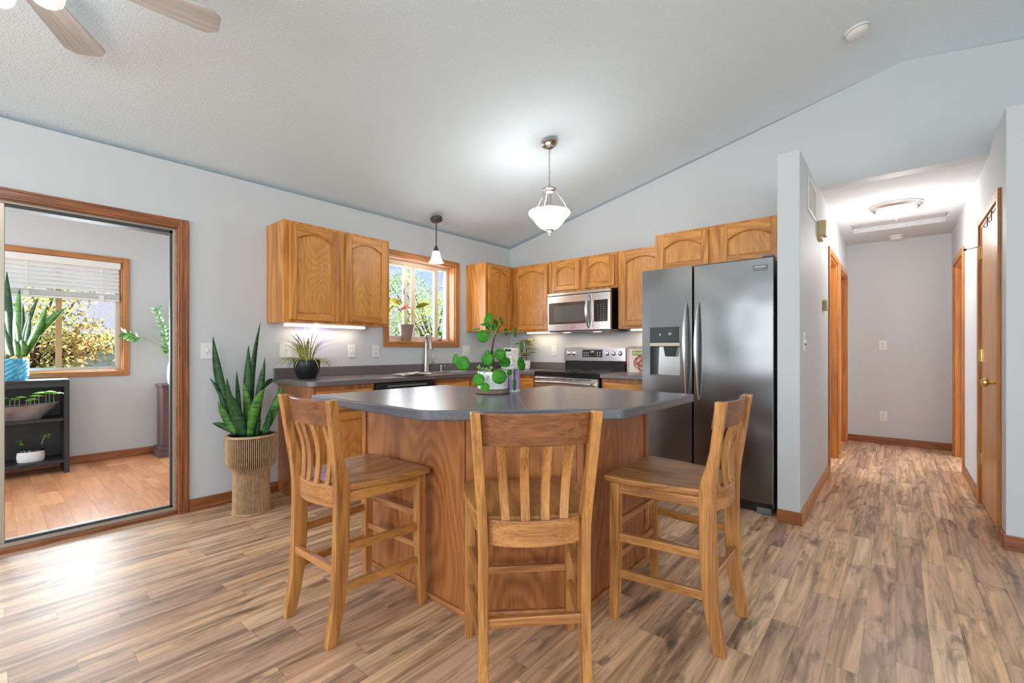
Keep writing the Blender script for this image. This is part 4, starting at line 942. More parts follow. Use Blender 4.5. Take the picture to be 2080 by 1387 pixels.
mp_ = thing('mini_pendant_lamp', (-3.575, 2.994, roof(-3.575)), 'small dark-stemmed pendant lamp over the sink', 'lamp')
qx, qy = -3.575, 2.994; zc = roof(qx)
cn = MB().lathe([(.012, -.04), (.03, -.036), (.058, -.03), (.062, -.015), (.060, 0)], (0, 0, 0), 28).build('canopy', m_bronze, mp_, smooth=True, world=False); cn.rotation_euler = (0, -math.atan(SL), 0)
MB().tube([(qx, qy, zc-.03), (qx, qy, 2.20)], .006, 8).build('stem', m_bronze, mp_, smooth=True)
MB().lathe([(.032, 2.145), (.030, 2.155), (.018, 2.185), (.008, 2.21)], (qx, qy, 0), 20).build('socket', m_bronze, mp_, smooth=True)
MB().lathe([(.076, 2.035), (.066, 2.05), (.052, 2.08), (.042, 2.12), (.034, 2.150), (.028, 2.150), (.036, 2.12), (.047, 2.08), (.062, 2.045)], (qx, qy, 0), 32, cap=False).build('shade', m_shade, mp_, smooth=True, label='lit white bell shade')
light('sink_pendant_light', 'POINT', (qx, qy, 2.02), 5, (1, .95, .87), .04)
hl = thing('flush_ceiling_light', (0, 5.40, HZ), 'round flush-mount light on the hallway ceiling', 'ceiling light')
MB().lathe([(.165, 2.425), (.172, 2.435), (.185, 2.445), (.186, HZ)], (0, 5.40, 0), 48).build('rim', m_nickel, hl, smooth=True)
MB().lathe([(.02, 2.352), (.07, 2.362), (.12, 2.39), (.148, 2.424)], (0, 5.40, 0), 40).build('glass_bowl', m_shade, hl, smooth=True, label='lit frosted glass bowl')
MB().lathe([(.004, 2.325), (.010, 2.335), (.006, 2.343), (.02, 2.353)], (0, 5.40, 0), 16).build('finial', m_nickel, hl, smooth=True)
light('hall_light', 'POINT', (0, 5.40, 2.16), 22, (1, .97, .94), .15)
def smoke(loc, rot, label):
    s_ = thing('smoke_detector', loc, label, 'smoke detector'); s_.rotation_euler = rot
    MB().lathe([(.03, -.045), (.05, -.04), (.058, -.03), (.065, -.022), (.068, -.008), (.068, 0)], (0, 0, 0), 36).build('body', m_white, s_, smooth=True, world=False)
    MB().lathe([(.0665, -.019), (.0675, -.016)], (0, 0, 0), 36, cap=False).build('vent_slot', m_gray, s_, world=False)
    MB().box(-.012, .012, -.012, .012, -.0475, -.044).build('test_button', m_white, s_, world=False, bevel=.002)
smoke((-.195, 3.69, roof(-.195)), (0, -math.atan(SL), 0), 'round white smoke detector on the sloping ceiling')
smoke((0, 6.86, HZ), (0, 0, 0), 'round white smoke detector on the hallway ceiling')
# ceiling fan, mostly beyond the picture edge
T1 = W(180, 108, 1); fz = 2.55; hub = Vector((-2.345, -.004)); 
tips = [Vector((-2.916, .319)), Vector((-2.235, .646))]
fn = thing('ceiling_fan', (hub.x, hub.y, fz), 'ceiling fan with whitewashed wood blades and lit glass bowls', 'ceiling fan')
MB().lathe([(.06, 2.44), (.10, 2.46), (.125, 2.50), (.13, 2.56), (.11, 2.60), (.05, 2.63), (.02, 2.64), (.018, 2.74), (.06, 2.76), (.065, roof(hub.x)+.012)], (hub.x, hub.y, 0), 32).build('motor', m_nickel, fn, smooth=True)
m_blade = oak('whitewashed_blade', srgb(214, 212, 210), srgb(168, 164, 160), 'x', rough=.5, fig=.5, coat=.1)
a1 = math.atan2(tips[0].y-hub.y, tips[0].x-hub.x); a2 = math.atan2(tips[1].y-hub.y, tips[1].x-hub.x)
for k in range(5):
    a = a2+(a1-a2)*k if k < 2 else a2-(k-1)*math.radians(72)
    R1 = (tips[0]-hub).length if k == 1 else (tips[1]-hub).length
    pts = round_poly([(.20, -.048), (R1-.03, -.078), (R1+.015, -.045), (R1+.015, .045), (R1-.03, .078), (.20, .048)], [.02, .03, .02, .02, .03, .02], 5)
    bd = MB().prism(pts, -.004, .004).build('blade', m_blade, fn, world=False, bevel=.0015); bd.rotation_euler = (math.radians(-5), 0, a); 
    ir = MB().box(.10, .24, -.02, .02, -.012, -.005).build('blade_iron', m_nickel, bd, world=False, bevel=.002)
for k in range(5):
    a = math.radians(97+72*k); cx_, cy_ = hub.x+.15*math.cos(a), hub.y+.15*math.sin(a)
    MB().lathe([(.012, 2.40), (.032, 2.405), (.046, 2.42), (.052, 2.445), (.042, 2.48), (.025, 2.495)], (cx_, cy_, 0), 28).build('glass_bowl', m_shade, fn, smooth=True, label='lit glass bowl')
light('fan_light', 'POINT', (hub.x+.0, hub.y-.0, 2.40), 15, (1, .97, .94), .12)
# ------------------------------------------------------------------ plants
def leaf(mb, base_, ctrl, tip, wid, fold=.25, side=None, prof=None, n=12):
    base_, ctrl, tip = Vector(base_), Vector(ctrl), Vector(tip)
    rows = []
    for i in range(n+1):
        t = i/n; p = base_*(1-t)**2+ctrl*2*t*(1-t)+tip*t*t
        d = ((ctrl-base_)*(1-t)+(tip-ctrl)*t).normalized()
        s = side if side is not None else d.cross(Vector((0, 0, 1)))
        s = Vector(s); s = (s-d*s.dot(d))
        if s.length < 1e-4: s = Vector((1, 0, 0))
        s.normalize(); nn = d.cross(s)
        w_ = wid*(prof(t) if prof else (.45+.55*math.sin(math.pi*min(1, t*.95+.05))**.7 if t < .55 else max(.02, (1-((t-.55)/.45)**1.8))))
        rows.append([p-s*w_/2+nn*fold*w_*.5, p, p+s*w_/2+nn*fold*w_*.5])
    mb.grid(rows); return mb
R_ = Vector((cT, sT, 0)); V_ = Vector((-sT, cT, 0))   # picture-right and depth directions
def disc(mb, c, nrm, r, cup=.12, n=18):
    c = Vector(c); nrm = Vector(nrm).normalized(); a = nrm.cross(Vector((0, 0, 1)));
    if a.length < .01: a = Vector((1, 0, 0))
    a.normalize(); b_ = nrm.cross(a); cv = mb.bm.verts.new(c-nrm*cup*r)
    rings = []
    for q in (.5, 1):
        rings.append([mb.bm.verts.new(c+(a*math.cos(2*math.pi*k/n)+b_*math.sin(2*math.pi*k/n))*r*q*(1+.03*math.sin(3*k))-nrm*cup*r*(1-q*q)) for k in range(n)])
    for k in range(n):
        mb.bm.faces.new((cv, rings[0][k], rings[0][(k+1) % n])); mb.bm.faces.new((rings[0][k], rings[1][k], rings[1][(k+1) % n], rings[0][(k+1) % n]))
# floor snake plant in the corded planter
pc = Vector((-3.485, 1.23, 0))
sp_ = thing('snake_plant', pc, 'tall snake plant in a two-tier cord-wrapped planter on the floor', 'plant')
prof_ = [(.122, 0), (.118, .03), (.114, .26), (.116, .285), (.155, .335), (.158, .40), (.158, .52), (.152, .535)]
MB().lathe([(.116, .002)]+[(r_-.007, z) for r_, z in prof_]+[(.138, .535), (.138, .50)], pc, 48).build('planter', m_rope_d, sp_, smooth=True)
cm = MB(); nc = 84
for k in range(nc):
    a = 2*math.pi*k/nc
    cm.tube([(pc.x+(r_-.001)*math.cos(a), pc.y+(r_-.001)*math.sin(a), z+.002) for r_, z in prof_], .0027, 5)
for r_, z in ((.160, .537), (.150, .542), (.124, .006)): cm.tube([(pc.x+r_*math.cos(2*math.pi*k/48), pc.y+r_*math.sin(2*math.pi*k/48), z) for k in range(49)], .005, 6, cap=False)
cdo = cm.build('cord_wrap', m_rope, sp_, smooth=True); cdo['kind'] = 'stuff'
MB().lathe([(.001, .515), (.138, .515)], pc, 32, cap=False).build('soil', m_soil, sp_)
U0 = 3.2
SN = [  # tip px, ctrl px, base px, width m, depth offset tip, dark?
 ((433, 684), (440, 790), (478, 880), .066, .02, 1, 0), ((505, 702), (500, 800), (502, 882), .062, .06, 1, 0), ((529, 655), (505, 760), (512, 882), .035, .1, 1, .8),
 ((538, 726), (532, 790), (515, 882), .034, -.02, 1, .3), ((481, 754), (482, 820), (492, 882), .034, .12, 1, 0), ((426, 768), (455, 800), (482, 882), .030, .0, 1, .7),
 ((461, 768), (462, 820), (488, 884), .046, -.08, 1, 0), ((494, 776), (505, 820), (508, 884), .05, -.02, 0, 0), ((538, 790), (512, 820), (507, 886), .066, -.14, 0, 0),
 ((575, 784), (556, 830), (535, 880), .062, -.03, 0, 0), ((548, 828), (548, 850), (540, 880), .040, -.06, 1, 0), ((443, 815), (455, 850), (478, 882), .056, -.06, 0, 0),
 ((431, 860), (455, 862), (474, 878), .040, -.05, 1, .2), ((556, 770), (545, 770), (525, 800), .030, .08, 1, 1.1), ((468, 800), (480, 840), (495, 886), .075, -.13, 1, 0),
 ((520, 830), (520, 850), (520, 884), .06, -.08, 1, 0), ((531, 750), (525, 810), (518, 884), .05, .03, 1, .2), ((500, 800), (505, 840), (503, 884), .055, .02, 1, 0), ((446, 770), (460, 830), (485, 884), .05, .05, 1, 0), ((575, 770), (556, 768), (535, 790), .02, .0, 1, 1.3)]
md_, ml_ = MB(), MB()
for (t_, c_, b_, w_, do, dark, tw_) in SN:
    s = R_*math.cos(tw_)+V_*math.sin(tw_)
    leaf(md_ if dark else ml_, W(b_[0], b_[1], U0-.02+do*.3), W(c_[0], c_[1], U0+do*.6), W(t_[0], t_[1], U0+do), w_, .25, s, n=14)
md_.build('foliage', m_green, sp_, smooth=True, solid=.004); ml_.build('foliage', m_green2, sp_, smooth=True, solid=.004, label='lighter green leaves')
# spiky plant in black pot
c = Vector((-3.56, 1.66, .914)); kp = thing('spiky_houseplant', c, 'striped grassy houseplant in a matt black pot on the counter', 'plant')
MB().lathe([(.05, .001), (.065, .004), (.088, .05), (.098, .10), (.100, .14), (.096, .148), (.088, .14), (.086, .12)], c, 40).build('pot', m_blackpot, kp, smooth=True)
MB().lathe([(.001, .13), (.087, .13)], c, 24, cap=False).build('soil', m_soil, kp)
fol = MB(); rnd = random.Random(3)
for k in range(120):
    a = rnd.uniform(0, 6.283); up = rnd.random() < .42; L_ = rnd.uniform(.16, .30)
    d = Vector((math.cos(a), math.sin(a), 0)); b_ = c+d*.035+Vector((0, 0, .13))
    if up: ct_ = b_+d*.03+Vector((0, 0, L_*.75)); tp = b_+d*rnd.uniform(.06, .24)+Vector((0, 0, L_*rnd.uniform(.6, .95)))
    else: ct_ = b_+d*L_*.5+Vector((0, 0, .08)); tp = b_+d*L_*.78+Vector((0, 0, rnd.uniform(-.08, .02)))
    if tp.x < XW+.01: tp.x = XW+.01+rnd.random()*.02
    if ct_.x < XW+.01: ct_.x = XW+.015
    leaf(fol, b_, ct_, tp, .0095, .3, n=8)
fol.build('foliage', m_spider, kp, smooth=True)
# grow light behind the spiky plant
gl = thing('grow_light', (XW+.03, 1.72, 1.22), 'small violet grow light glowing behind the spiky plant', 'grow light')
MB().tube([(XW+.03, 1.73, 1.20), (XW+.03, 1.74, 1.32)], .008, 8).build('bulb', m_violet, gl)
MB().tube([(XW+.03, 1.74, 1.32), (XW+.03, 1.74, 1.352)], .004, 6).build('stem', m_white, gl)
light('violet_grow_light', 'POINT', (XW+.05, 1.83, 1.31), 1.0, (.2, .1, 1), .02)
# pilea on the island
wc = Z = None
ic = Vector((-1.615, 1.735, .914))
tag(own_origin(MB().lathe([(.083, .0005), (.088, .004), (.088, .018), (.084, .022)], ic, 40).build('wood_slice_coaster', m_bark_s, smooth=True), ic), 'round bark-edged wood slice under the money plant pot', 'coaster')
pl = thing('money_plant', ic+Vector((0, 0, .022)), 'chinese money plant with round leaves in a white pot on the island', 'plant')
MB().lathe([(.074, .0225), (.080, .026), (.082, .07), (.080, .112), (.077, .114), (.074, .108), (.073, .09)], ic, 44).build('pot', m_whitec, pl, smooth=True)
MB().lathe([(.001, .10), (.074, .10)], ic, 24, cap=False).build('soil', m_soil, pl)
ui = (ic.dot(V_)); 
trunk = [ic+Vector((0, 0, .10)), W(996, 725, ui), W(1000, 705, ui), W(1003, 690, ui), W(1006, 678, ui)]
stm = MB().tube(trunk, [.006, .0055, .005, .0045, .004], 8).tube([ic+Vector((.0, 0, .1)), W(1003, 732, ui+.01), W(1000, 712, ui+.01)], .004, 6)
stm.build('trunk', m_bark, pl, smooth=True)
PLV = [  # px,py of leaf centre, radius px(w,h) , depth offset, normal tilt
 (940, 738, 14, -.06, (-.1, -1, .1)), (925, 730, 11, -.02, (-.8, -.6, .1)), (981, 683, 12.5, -.03, (0, -1, .15)), (990, 730, 12.5, -.08, (-.25, -1, 0)), (1016, 720, 11.5, -.05, (.1, -1, .3)), (1025, 735, 11.5, .02, (.1, -1, .5)),
 (972, 771, 12, -.12, (-.1, -1, .1)), (1014, 765, 14.5, -.12, (.05, -1, .15)), (985, 786, 9, -.13, (0, -1, .5)), (992, 647, 12, .02, (-.7, -.7, .4)), (1007, 657, 9, .03, (.8, -.5, .2)), (1018, 651, 9, .04, (.9, -.35, .3)),
 (988, 659, 12, 0, (0, -.3, 1)), (967, 669, 9, .02, (-.2, -.25, 1)), (1028, 673, 8, .05, (.85, -.4, .1)), (1046, 674, 10.5, .04, (.95, -.3, .1)), (1060, 704, 11.5, .02, (.95, -.35, .0)), (1059, 740, 13, -.02, (.8, -.6, .2)),
 (1045, 758, 9, -.04, (1, -.25, 0)), (1035, 756, 6, -.08, (.6, -.8, 0)), (1045, 780, 13, -.04, (.96, -.28, 0)), (996, 665, 10, .03, (.3, -.6, .7)), (1010, 668, 7, -.02, (-.3, -.2, .9)), (990, 717, 6, -.04, (-.6, -.8, .3))]
fl, pt = MB(), MB()
for (a, b_, r_, do, nn) in PLV:
    p = W(a, b_, ui+do); rr = r_/F*(ui+do)*1.04; n_ = R_*nn[0]+V_*nn[1]+Vector((0, 0, nn[2]))
    disc(fl, p, n_, rr)
    start = trunk[3] if b_ < 700 else (trunk[1] if b_ < 745 else trunk[0])
    if a < 950: start = trunk[2]
    mid = (start+p)/2+Vector((0, 0, .035 if b_ < 745 else .05)); mid -= V_*.02
    q = [start*(1-t)**2+mid*2*t*(1-t)+p*t*t for t in [i/8 for i in range(9)]]; pt.tube(q, .0013, 5)
fl.build('foliage', m_pilea, pl, smooth=True, solid=.0012); pt.build('leaf_stalks', m_stem, pl, smooth=True)
sprt = MB(); rnd = random.Random(9)
for k in range(9):
    p = ic+Vector((rnd.uniform(-.07, .06), rnd.uniform(-.07, .0), .125+rnd.random()*.02)); disc(sprt, p, (rnd.uniform(-.5, .5), -.5, .8), .010, n=10); sprt.tube([p, Vector((p.x, p.y, 1.012))], .001, 4)
sprt.build('offshoots', m_sprout, pl, smooth=True)
# lilac canister
lc = Vector((-1.60, 1.862, .914)); lj = thing('lilac_canister', lc, 'lilac canister with white base, lid and arched handle, behind the money plant', 'canister')
MB().lathe([(.050, .0005), (.052, .004), (.051, .012)], lc, 32).build('base', m_whitec, lj, smooth=True)
MB().lathe([(.049, .012), (.050, .05), (.047, .125)], lc, 32).build('body', mat('lilac_plastic', srgb(196, 158, 220), .3), lj, smooth=True)
MB().lathe([(.050, .125), (.051, .135), (.046, .145)], lc, 32).build('lid', m_whitec, lj, smooth=True)
MB().tube([lc+R_*(.034*math.cos(math.pi*i/12))+Vector((0, 0, .143+.062*math.sin(math.pi*i/12)**.7)) for i in range(13)], .006, 8).build('handle', m_whitec, lj, smooth=True)
# white appliance on the counter in the corner
ac = Vector((-3.42, 3.98, .914)); ap = thing('countertop_appliance', ac, 'white countertop appliance with a dark display in the counter corner', 'appliance', rz=0)
MB().prism(round_poly([(ac.x-.07, .9145), (ac.x+.07, .9145), (ac.x+.075, 1.17), (ac.x-.06, 1.17)], [.015, .015, .03, .03]), ac.y-.06, ac.y+.06, 'y').build('body', m_whitec, ap, bevel=.006)
MB().box(ac.x-.035, ac.x+.06, ac.y-.0615, ac.y-.06, 1.125, 1.15).build('display', m_blackgl, ap)
# umbrella plant on the counter
uc = Vector((-3.38, 4.22, .914)); up_ = thing('umbrella_plant', uc, 'variegated umbrella plant in a white pot on the corner of the counter', 'plant')
MB().lathe([(.042, .0005), (.046, .004), (.056, .10), (.053, .102), (.051, .09)], uc, 32).build('pot', m_whitec, up_, smooth=True)
MB().lathe([(.001, .085), (.051, .085)], uc, 20, cap=False).build('soil', m_soil, up_)
MB().tube([uc+Vector((0, 0, .08)), uc+Vector((.005, 0, .2)), uc+Vector((.0, -.01, .33))], .005, 6).build('stem', m_bark, up_)
fo = MB(); rnd = random.Random(5)
for k in range(20):
    a = rnd.uniform(0, 6.28); h = rnd.uniform(.14, .37); rr = rnd.uniform(.03, .11); p = uc+Vector((math.cos(a)*rr, math.sin(a)*rr, h))
    if p.y > YB-.09: p.y = YB-.09
    for j in range(7):
        b2 = 2*math.pi*j/7; d = Vector((math.cos(b2), math.sin(b2), -.25)); leaf(fo, p, p+d*.036+Vector((0, 0, .006)), p+d*.066, .026, .2, n=6, prof=lambda t: math.sin(math.pi*min(.98, .12+t*.86)))
    fo.tube([uc+Vector((0, 0, h*.8)), p], .0012, 4)
fo.build('foliage', m_umb, up_, smooth=True)
# window sill plants
SZ = KZ0+.012
gp = Vector((-3.875, 2.845, SZ)); wp = thing('windowsill_plant', gp, 'arrowhead plant with yellow-green leaves in a grey cone pot on the windowsill', 'plant')
MB().lathe([(.045, .0005), (.047, .004), (.086, .165), (.083, .168), (.080, .16)], gp, 36).build('pot', m_potgrey, wp, smooth=True)
MB().lathe([(.001, .155), (.08, .155)], gp, 20, cap=False).build('soil', m_soil, wp)
uw = gp.dot(V_); fo, stx, pk = MB(), MB(), MB()
for (tip, base_, wd_, kk) in [((818, 615), (790, 612), .075, 0), ((790, 612), (812, 620), .08, 0), ((790, 636), (800, 622), .05, 0), ((872, 617), (845, 624), .05, 0), ((853, 655), (842, 626), .05, 0), ((848, 650), (838, 636), .045, 0), ((838, 628), (818, 622), .035, 1), ((812, 632), (825, 625), .03, 1)]:
    leaf(pk if kk else fo, W(base_[0], base_[1], uw), (W(base_[0], base_[1], uw)+W(tip[0], tip[1], uw-.02))/2+Vector((0, 0, .02)), W(tip[0], tip[1], uw-.02), wd_, .2, V_*-.5+Vector((0, 0, .8)), prof=lambda t: math.sin(math.pi*min(.99, .15+t*.84)), n=8)
    s0 = gp+Vector((random.uniform(-.02, .02), random.uniform(-.02, .02), .155)); p = W(base_[0], base_[1], uw); stx.tube([s0, (s0+p)/2+Vector((0, 0, .03)), p], .002, 5)
for k in range(3): stx.tube([gp+Vector((0, .02*k, .155)), gp+Vector((.0, .05+.01*k, .28+.02*k))], .002, 5)
fo.build('foliage', m_yel, wp, smooth=True, solid=.001); stx.build('leaf_stalks', m_stem, wp, smooth=True); pk.build('pink_leaves', m_pink, wp, smooth=True, solid=.001, label='pinkish young leaves')
jp = WX(894, 693, -3.86); jp.z = SZ
jr = thing('sprout_jar', jp, 'small glass jar with a green sprout on the windowsill behind the faucet', 'plant')
MB().lathe([(.026, .001), (.028, .004), (.030, .06), (.026, .075)], jp, 24, cap=False).build('jar', glassmat('jar_glass', (.92, .97, 1, 1), .3), jr, smooth=True)
MB().lathe([(.02, .002), (.024, .004), (.024, .02)], jp, 16).build('soil', mat('red_gravel', srgb(170, 80, 60), .8), jr)
fo = MB()
for k in range(8): a = k*.8; leaf(fo, jp+Vector((0, 0, .06)), jp+Vector((.015*math.cos(a), .02*math.sin(a), .1)), jp+Vector((.03*math.cos(a), .045*math.sin(a), .10+.01*(k % 3))), .03, .2, n=6)
fo.build('foliage', m_sprout, jr, smooth=True)
# ------------------------------------------------------------------ sunroom furniture
SXf = -5.87; sy1 = .512; sy0 = -.35
sh = thing('bookshelf', (-6.03, .08, 0), 'black open bookshelf under the sunroom window', 'bookshelf')
bx_ = SX+.02
for (y0, y1) in ((sy1-.035, sy1), (sy0, sy0+.035)):
    MB().box(bx_, SXf, y0, y1, .0, .868).build('side_panel', m_darkwood, sh, bevel=.002)
MB().box(bx_, SXf+.006, sy0+.035, sy1-.035, .845, .868).box(SXf-.02, SXf, sy0+.035, sy1-.035, .80, .845).build('top', m_darkwood, sh, bevel=.002)
MB().box(bx_, SXf-.01, sy0+.035, sy1-.035, .485, .51).build('shelf', m_darkwood, sh, bevel=.002)
MB().box(bx_, SXf-.01, sy0+.035, sy1-.035, .095, .125).build('shelf', m_darkwood, sh, bevel=.002)
MB().box(bx_, bx_+.01, sy0+.035, sy1-.035, .125, .80).build('back_panel', m_darkwood, sh)
bp_ = Vector((-6.03, .12, .868)); up2 = bp_.dot(V_)
s2 = thing('snake_plant', bp_, 'snake plant in a turquoise faceted pot on the bookshelf', 'plant')
n_ = 32; mb = MB(); rings = []
for i, z in enumerate([0, .012, .04, .06, .08, .10, .12, .14, .16, .18, .195]):
    rings.append([mb.bm.verts.new((bp_.x+(.135+.008*(((k+i) % 2) if 2 <= i <= 9 else 0))*math.cos(2*math.pi*k/n_), bp_.y+(.135+.008*(((k+i) % 2) if 2 <= i <= 9 else 0))*math.sin(2*math.pi*k/n_), bp_.z+.0005+z)) for k in range(n_)])
for a, b_ in zip(rings, rings[1:]):
    for k in range(n_): mb.bm.faces.new((a[k], a[(k+1) % n_], b_[(k+1) % n_], b_[k]))
mb.bm.faces.new(rings[0][::-1]); mb.build('pot', m_blue, s2)
MB().lathe([(.001, .18), (.133, .18)], bp_, 24, cap=False).build('soil', m_soil, s2)
l1, l2 = MB(), MB()
for (t_, c_, b_, w_, do, dk) in [((14, 552), (10, 650), (25, 722), .085, .1, 1), ((40, 586), (28, 660), (34, 722), .075, .0, 0), ((78, 606), (50, 650), (42, 722), .05, .05, 1), ((96, 620), (72, 680), (48, 722), .075, -.05, 0), ((133, 626), (90, 650), (62, 700), .065, -.03, 0), ((33, 655), (40, 690), (38, 722), .05, -.1, 0),
     ((47, 618), (45, 670), (40, 722), .045, .08, 1), ((62, 633), (55, 690), (45, 722), .05, .02, 1), ((30, 690), (34, 700), (34, 724), .06, -.12, 0), ((8, 660), (12, 700), (24, 724), .06, -.05, 1), ((45, 690), (48, 700), (45, 724), .06, -.1, 0), ((-10, 600), (2, 680), (20, 722), .07, .0, 1)]:
    leaf(l1 if dk else l2, W(b_[0], b_[1], up2+do*.3), W(c_[0], c_[1], up2+do*.6), W(t_[0], t_[1], up2+do), w_, .25, R_, n=12)
l1.build('foliage', m_green, s2, smooth=True, solid=.004); l2.build('foliage', m_green2, s2, smooth=True, solid=.004, label='lighter green leaves')
# boat pot
bc_ = Vector((-6.0, .11, .51)); bo = thing('boat_planter', bc_, 'long boat-shaped planter with seedlings on the middle shelf', 'planter')
mb = MB(); rings = []
for z, L_, wv in ((0, .22, .055), (.02, .24, .06), (.06, .29, .085), (.10, .33, .098), (.13, .35, .102)):
    r_ = []
    for k in range(36):
        a = 2*math.pi*k/36; cx_ = math.cos(a); r_.append(mb.bm.verts.new((bc_.x+wv*math.sin(a)*(1-.35*cx_**4), bc_.y+L_*cx_, bc_.z+.001+z+.018*cx_**4*(z/.13))))
    rings.append(r_)
for a, b_ in zip(rings, rings[1:]):
    for k in range(36): mb.bm.faces.new((a[k], a[(k+1) % 36], b_[(k+1) % 36], b_[k]))
mb.bm.faces.new(rings[0][::-1]); mb.build('pot', m_boat, bo, smooth=True)
MB().lathe([(.001, .12), (.098, .12)], bc_, 24, sy=3.3, sx=.9, cap=False).build('soil', m_soil, bo)
fo, stx = MB(), MB(); ub = bc_.dot(V_)
for a, b_, w_ in ((12, 810, .04), (25, 812, .03), (45, 808, .07), (35, 812, .04), (66, 812, .04), (78, 805, .09), (88, 799, .10), (104, 797, .08), (112, 800, .05), (122, 800, .06), (70, 812, .05), (60, 814, .04)):
    p = W(a, b_, ub); q = p-R_*.02
    leaf(fo, p-R_*w_*.9, p+Vector((0, 0, .03)), p+R_*w_*.6, w_*.75, -.3, V_, prof=lambda t: math.sin(math.pi*min(.98, .1+t*.88)), n=8)
    stx.tube([Vector((bc_.x, q.y, bc_.z+.11)), Vector((bc_.x, q.y, p.z-.01)), p], .003, 5)
fo.build('foliage', m_sprout, bo, smooth=True, solid=.001); stx.build('leaf_stalks', m_stem, bo, smooth=True)
wp_ = Vector((-5.99, .27, .125)); wo = thing('oval_planter', wp_, 'small white textured oval planter with two sprigs on the bottom shelf', 'planter')
MB().lathe([(.048, .001), (.052, .01), (.055, .05), (.052, .092)], wp_, 36, sx=.8, sy=1.65).build('pot', mat('white_textured_ceramic', srgb(232, 230, 230), .5, bump=.8, bscale=90), wo, smooth=True)
MB().lathe([(.051, .092), (.049, .108), (.044, .110)], wp_, 36, sx=.8, sy=1.65).build('rim', m_black, wo, smooth=True)
fo = MB(); uo = wp_.dot(V_)
for (a, b_, r_) in ((88, 886, 6), (94, 888, 6), (97, 884, 5), (40, 900, 5), (43, 904, 4), (38, 897, 4)):
    leaf(fo, W(a-r_, b_+1, uo), W(a, b_-4, uo), W(a+r_, b_, uo), .03, .2, V_, n=6)
fo.tube([W(84, 902, uo), W(88, 892, uo), W(92, 886, uo)], .003, 5).tube([W(45, 905, uo), W(42, 902, uo), W(40, 900, uo)], .003, 5)
fo.build('foliage', m_sprout, wo, smooth=True)
# pedestal and zz plant
pe = thing('plant_pedestal', (-6.05, 1.40, 0), 'brown painted square plant stand at the right of the sunroom', 'plant stand')
p0, p1 = 1.215, 1.56; qx0, qx1 = -6.22, -5.93
MB().box(qx0+.025, qx1-.025, p0+.015, p1-.015, .10, .745).build('column', m_brownped, pe, bevel=.003)
MB().box(qx0-.0, qx1+.02, p0-.03, p1+.03, 0, .06).box(qx0+.01, qx1, p0-.01, p1+.01, .06, .10).build('base', m_brownped, pe, bevel=.003)
MB().box(qx0+.01, qx1, p0, p1, .745, .77).build('top', m_brownped, pe, bevel=.003)
vc = Vector((-6.03, 1.345, .77)); zz = thing('zz_plant', vc, 'leafy zz plant with an arching stem in a white vase on the stand', 'plant')
MB().lathe([(.05, .001), (.056, .01), (.062, .10), (.056, .20), (.046, .235), (.042, .23), (.04, .20)], vc, 32).build('vase', m_whitec, zz, smooth=True)
fo, stx = MB(), MB(); uz = vc.dot(V_)
for pts in ([(343, 732), (325, 705), (300, 688), (275, 684), (257, 677)], [(344, 732), (338, 700), (332, 665), (318, 630)], [(345, 732), (345, 690), (350, 660), (352, 640)], [(346, 732), (352, 690), (360, 660)]):
    P_ = [WX(a, b_, -6.03-.09*(343-a)/86) if len(pts) == 5 else WX(a, b_, -6.03) for a, b_ in pts]; stx.tube(P_, .005, 6)
    N_ = 11
    for i in range(N_):
        t = i/(N_-1); 
        if len(pts) == 5 and t < .55: continue
        t = .15+.85*t; f_ = t*(len(P_)-1); j = min(int(f_), len(P_)-2); p = P_[j].lerp(P_[j+1], f_-j); d = (P_[j+1]-P_[j]).normalized()
        for s in (-1, 1):
            sd_ = Vector((0, 0, 1)) if len(pts) == 5 else R_
            o_ = (sd_*s*.75+d*.65+V_*random.uniform(-.4, .25)).normalized(); L_ = .075
            leaf(fo, p, p+o_*L_*.5+V_*-.01, p+o_*L_, .036, .15, o_.cross(V_+Vector((.3, .2, .4))), prof=lambda q: math.sin(math.pi*min(.98, .1+q*.88)), n=6)
fo.build('foliage', m_zz, zz, smooth=True); stx.build('stem', m_stem, zz, smooth=True)
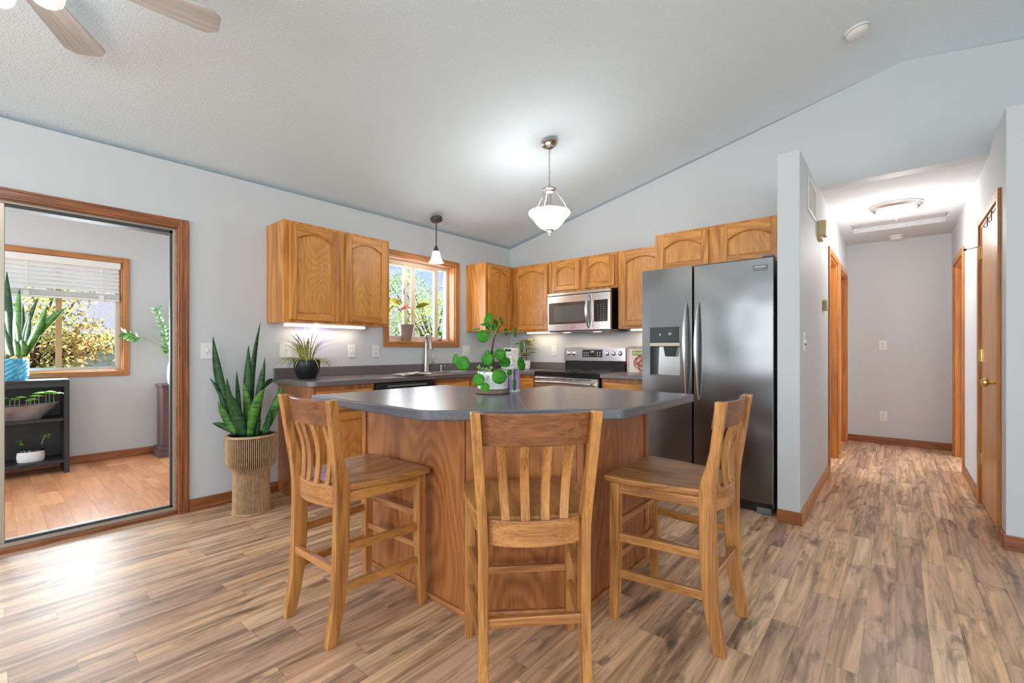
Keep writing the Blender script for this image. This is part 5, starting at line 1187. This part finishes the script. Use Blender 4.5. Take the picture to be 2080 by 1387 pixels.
# ------------------------------------------------------------------ outdoors
m_lawn = mat('lawn_grass', srgb(112, 122, 84), .9, noise=.4, nscale=3); m_sid = mat('white_siding', srgb(214, 216, 220), .6); m_roofm = mat('grey_shingles', srgb(118, 120, 128), .85, noise=.2, nscale=20)
struct('ground_lawn', MB().box(-60, 30, -60, 60, -1.6, -1.5), m_lawn)
def house(name, x0, x1, y0, y1, eave, ridge, label):
    h = thing(name, ((x0+x1)/2, (y0+y1)/2, -1.5), label, 'house')
    mb = MB(); mb.box(x0, x1, y0, y1, -1.5, eave)
    z = -1.4
    while z < eave: mb.box(x1, x1+.02, y0, y1, z, z+.012); z += .14
    mb.build('walls', m_sid, h)
    xm = (x0+x1)/2
    MB().prism([(x0-.5, eave), (xm, ridge), (x1+.5, eave), (x1+.5, eave+.18), (xm, ridge+.18), (x0-.5, eave+.18)], y0-.4, y1+.4, 'y').build('roof', m_roofm, h)
    MB().box(x1+.48, x1+.6, y0-.4, y1+.4, eave-.02, eave+.12).build('gutter', m_white, h)
    return h
house('neighbour_house', -24, -15, -1, 8.2, 1.25, 3.9, 'pale sided house with grey roof beyond the sunroom window')
house('neighbour_house', -27, -19, 10.5, 16, 1.3, 4.3, 'pale sided house with grey roof beyond the kitchen window')
m_lo = mat('autumn_leaf', srgb(240, 190, 120), .6, ncol=srgb(150, 180, 90), nscale=1.3); m_lg = mat('spring_leaf', srgb(206, 222, 110), .6, ncol=srgb(150, 186, 90), nscale=1.5)
def tree(x, y, zc_, R, n_, m, label, seed, leafs=.09):
    rnd = random.Random(seed); t = thing('garden_tree', (x, y, -1.5), label, 'tree')
    tb = MB().tube([(x, y, -1.5), (x+.05, y, 0), (x, y+.05, zc_)], [.13, .10, .05], 8)
    cl = []
    for k in range(34):
        v = Vector((rnd.gauss(0, 1), rnd.gauss(0, 1), rnd.gauss(0, .8))).normalized()*R*rnd.uniform(.35, 1); p = Vector((x, y, zc_))+v; cl.append(p)
        tb.tube([(x, y, zc_-R*.4), p], [.03, .01], 5)
    tb.build('trunk', m_bark, t)
    mb = MB()
    for k in range(n_):
        p = rnd.choice(cl)+Vector((rnd.gauss(0, 1), rnd.gauss(0, 1), rnd.gauss(0, .6)))*R*.17
        a = Vector((rnd.uniform(-1, 1), rnd.uniform(-1, 1), rnd.uniform(-1, 1))).normalized(); b_ = a.cross(Vector((rnd.random(), rnd.random(), rnd.random()))).normalized()
        s = leafs*rnd.uniform(.6, 1.2); v = [mb.bm.verts.new(q) for q in (p-a*s, p+b_*s*.45, p+a*s, p-b_*s*.45)]; mb.bm.faces.new(v)
    mb.build('crown', m, t)
tree(-10.2, .45, 1.25, 1.05, 6500, m_lo, 'orange and green maple tree outside the sunroom window', 1, .042)
tree(-10.0, 8.3, 1.8, 1.75, 10000, m_lg, 'light green birch tree outside the kitchen window', 2, .04)
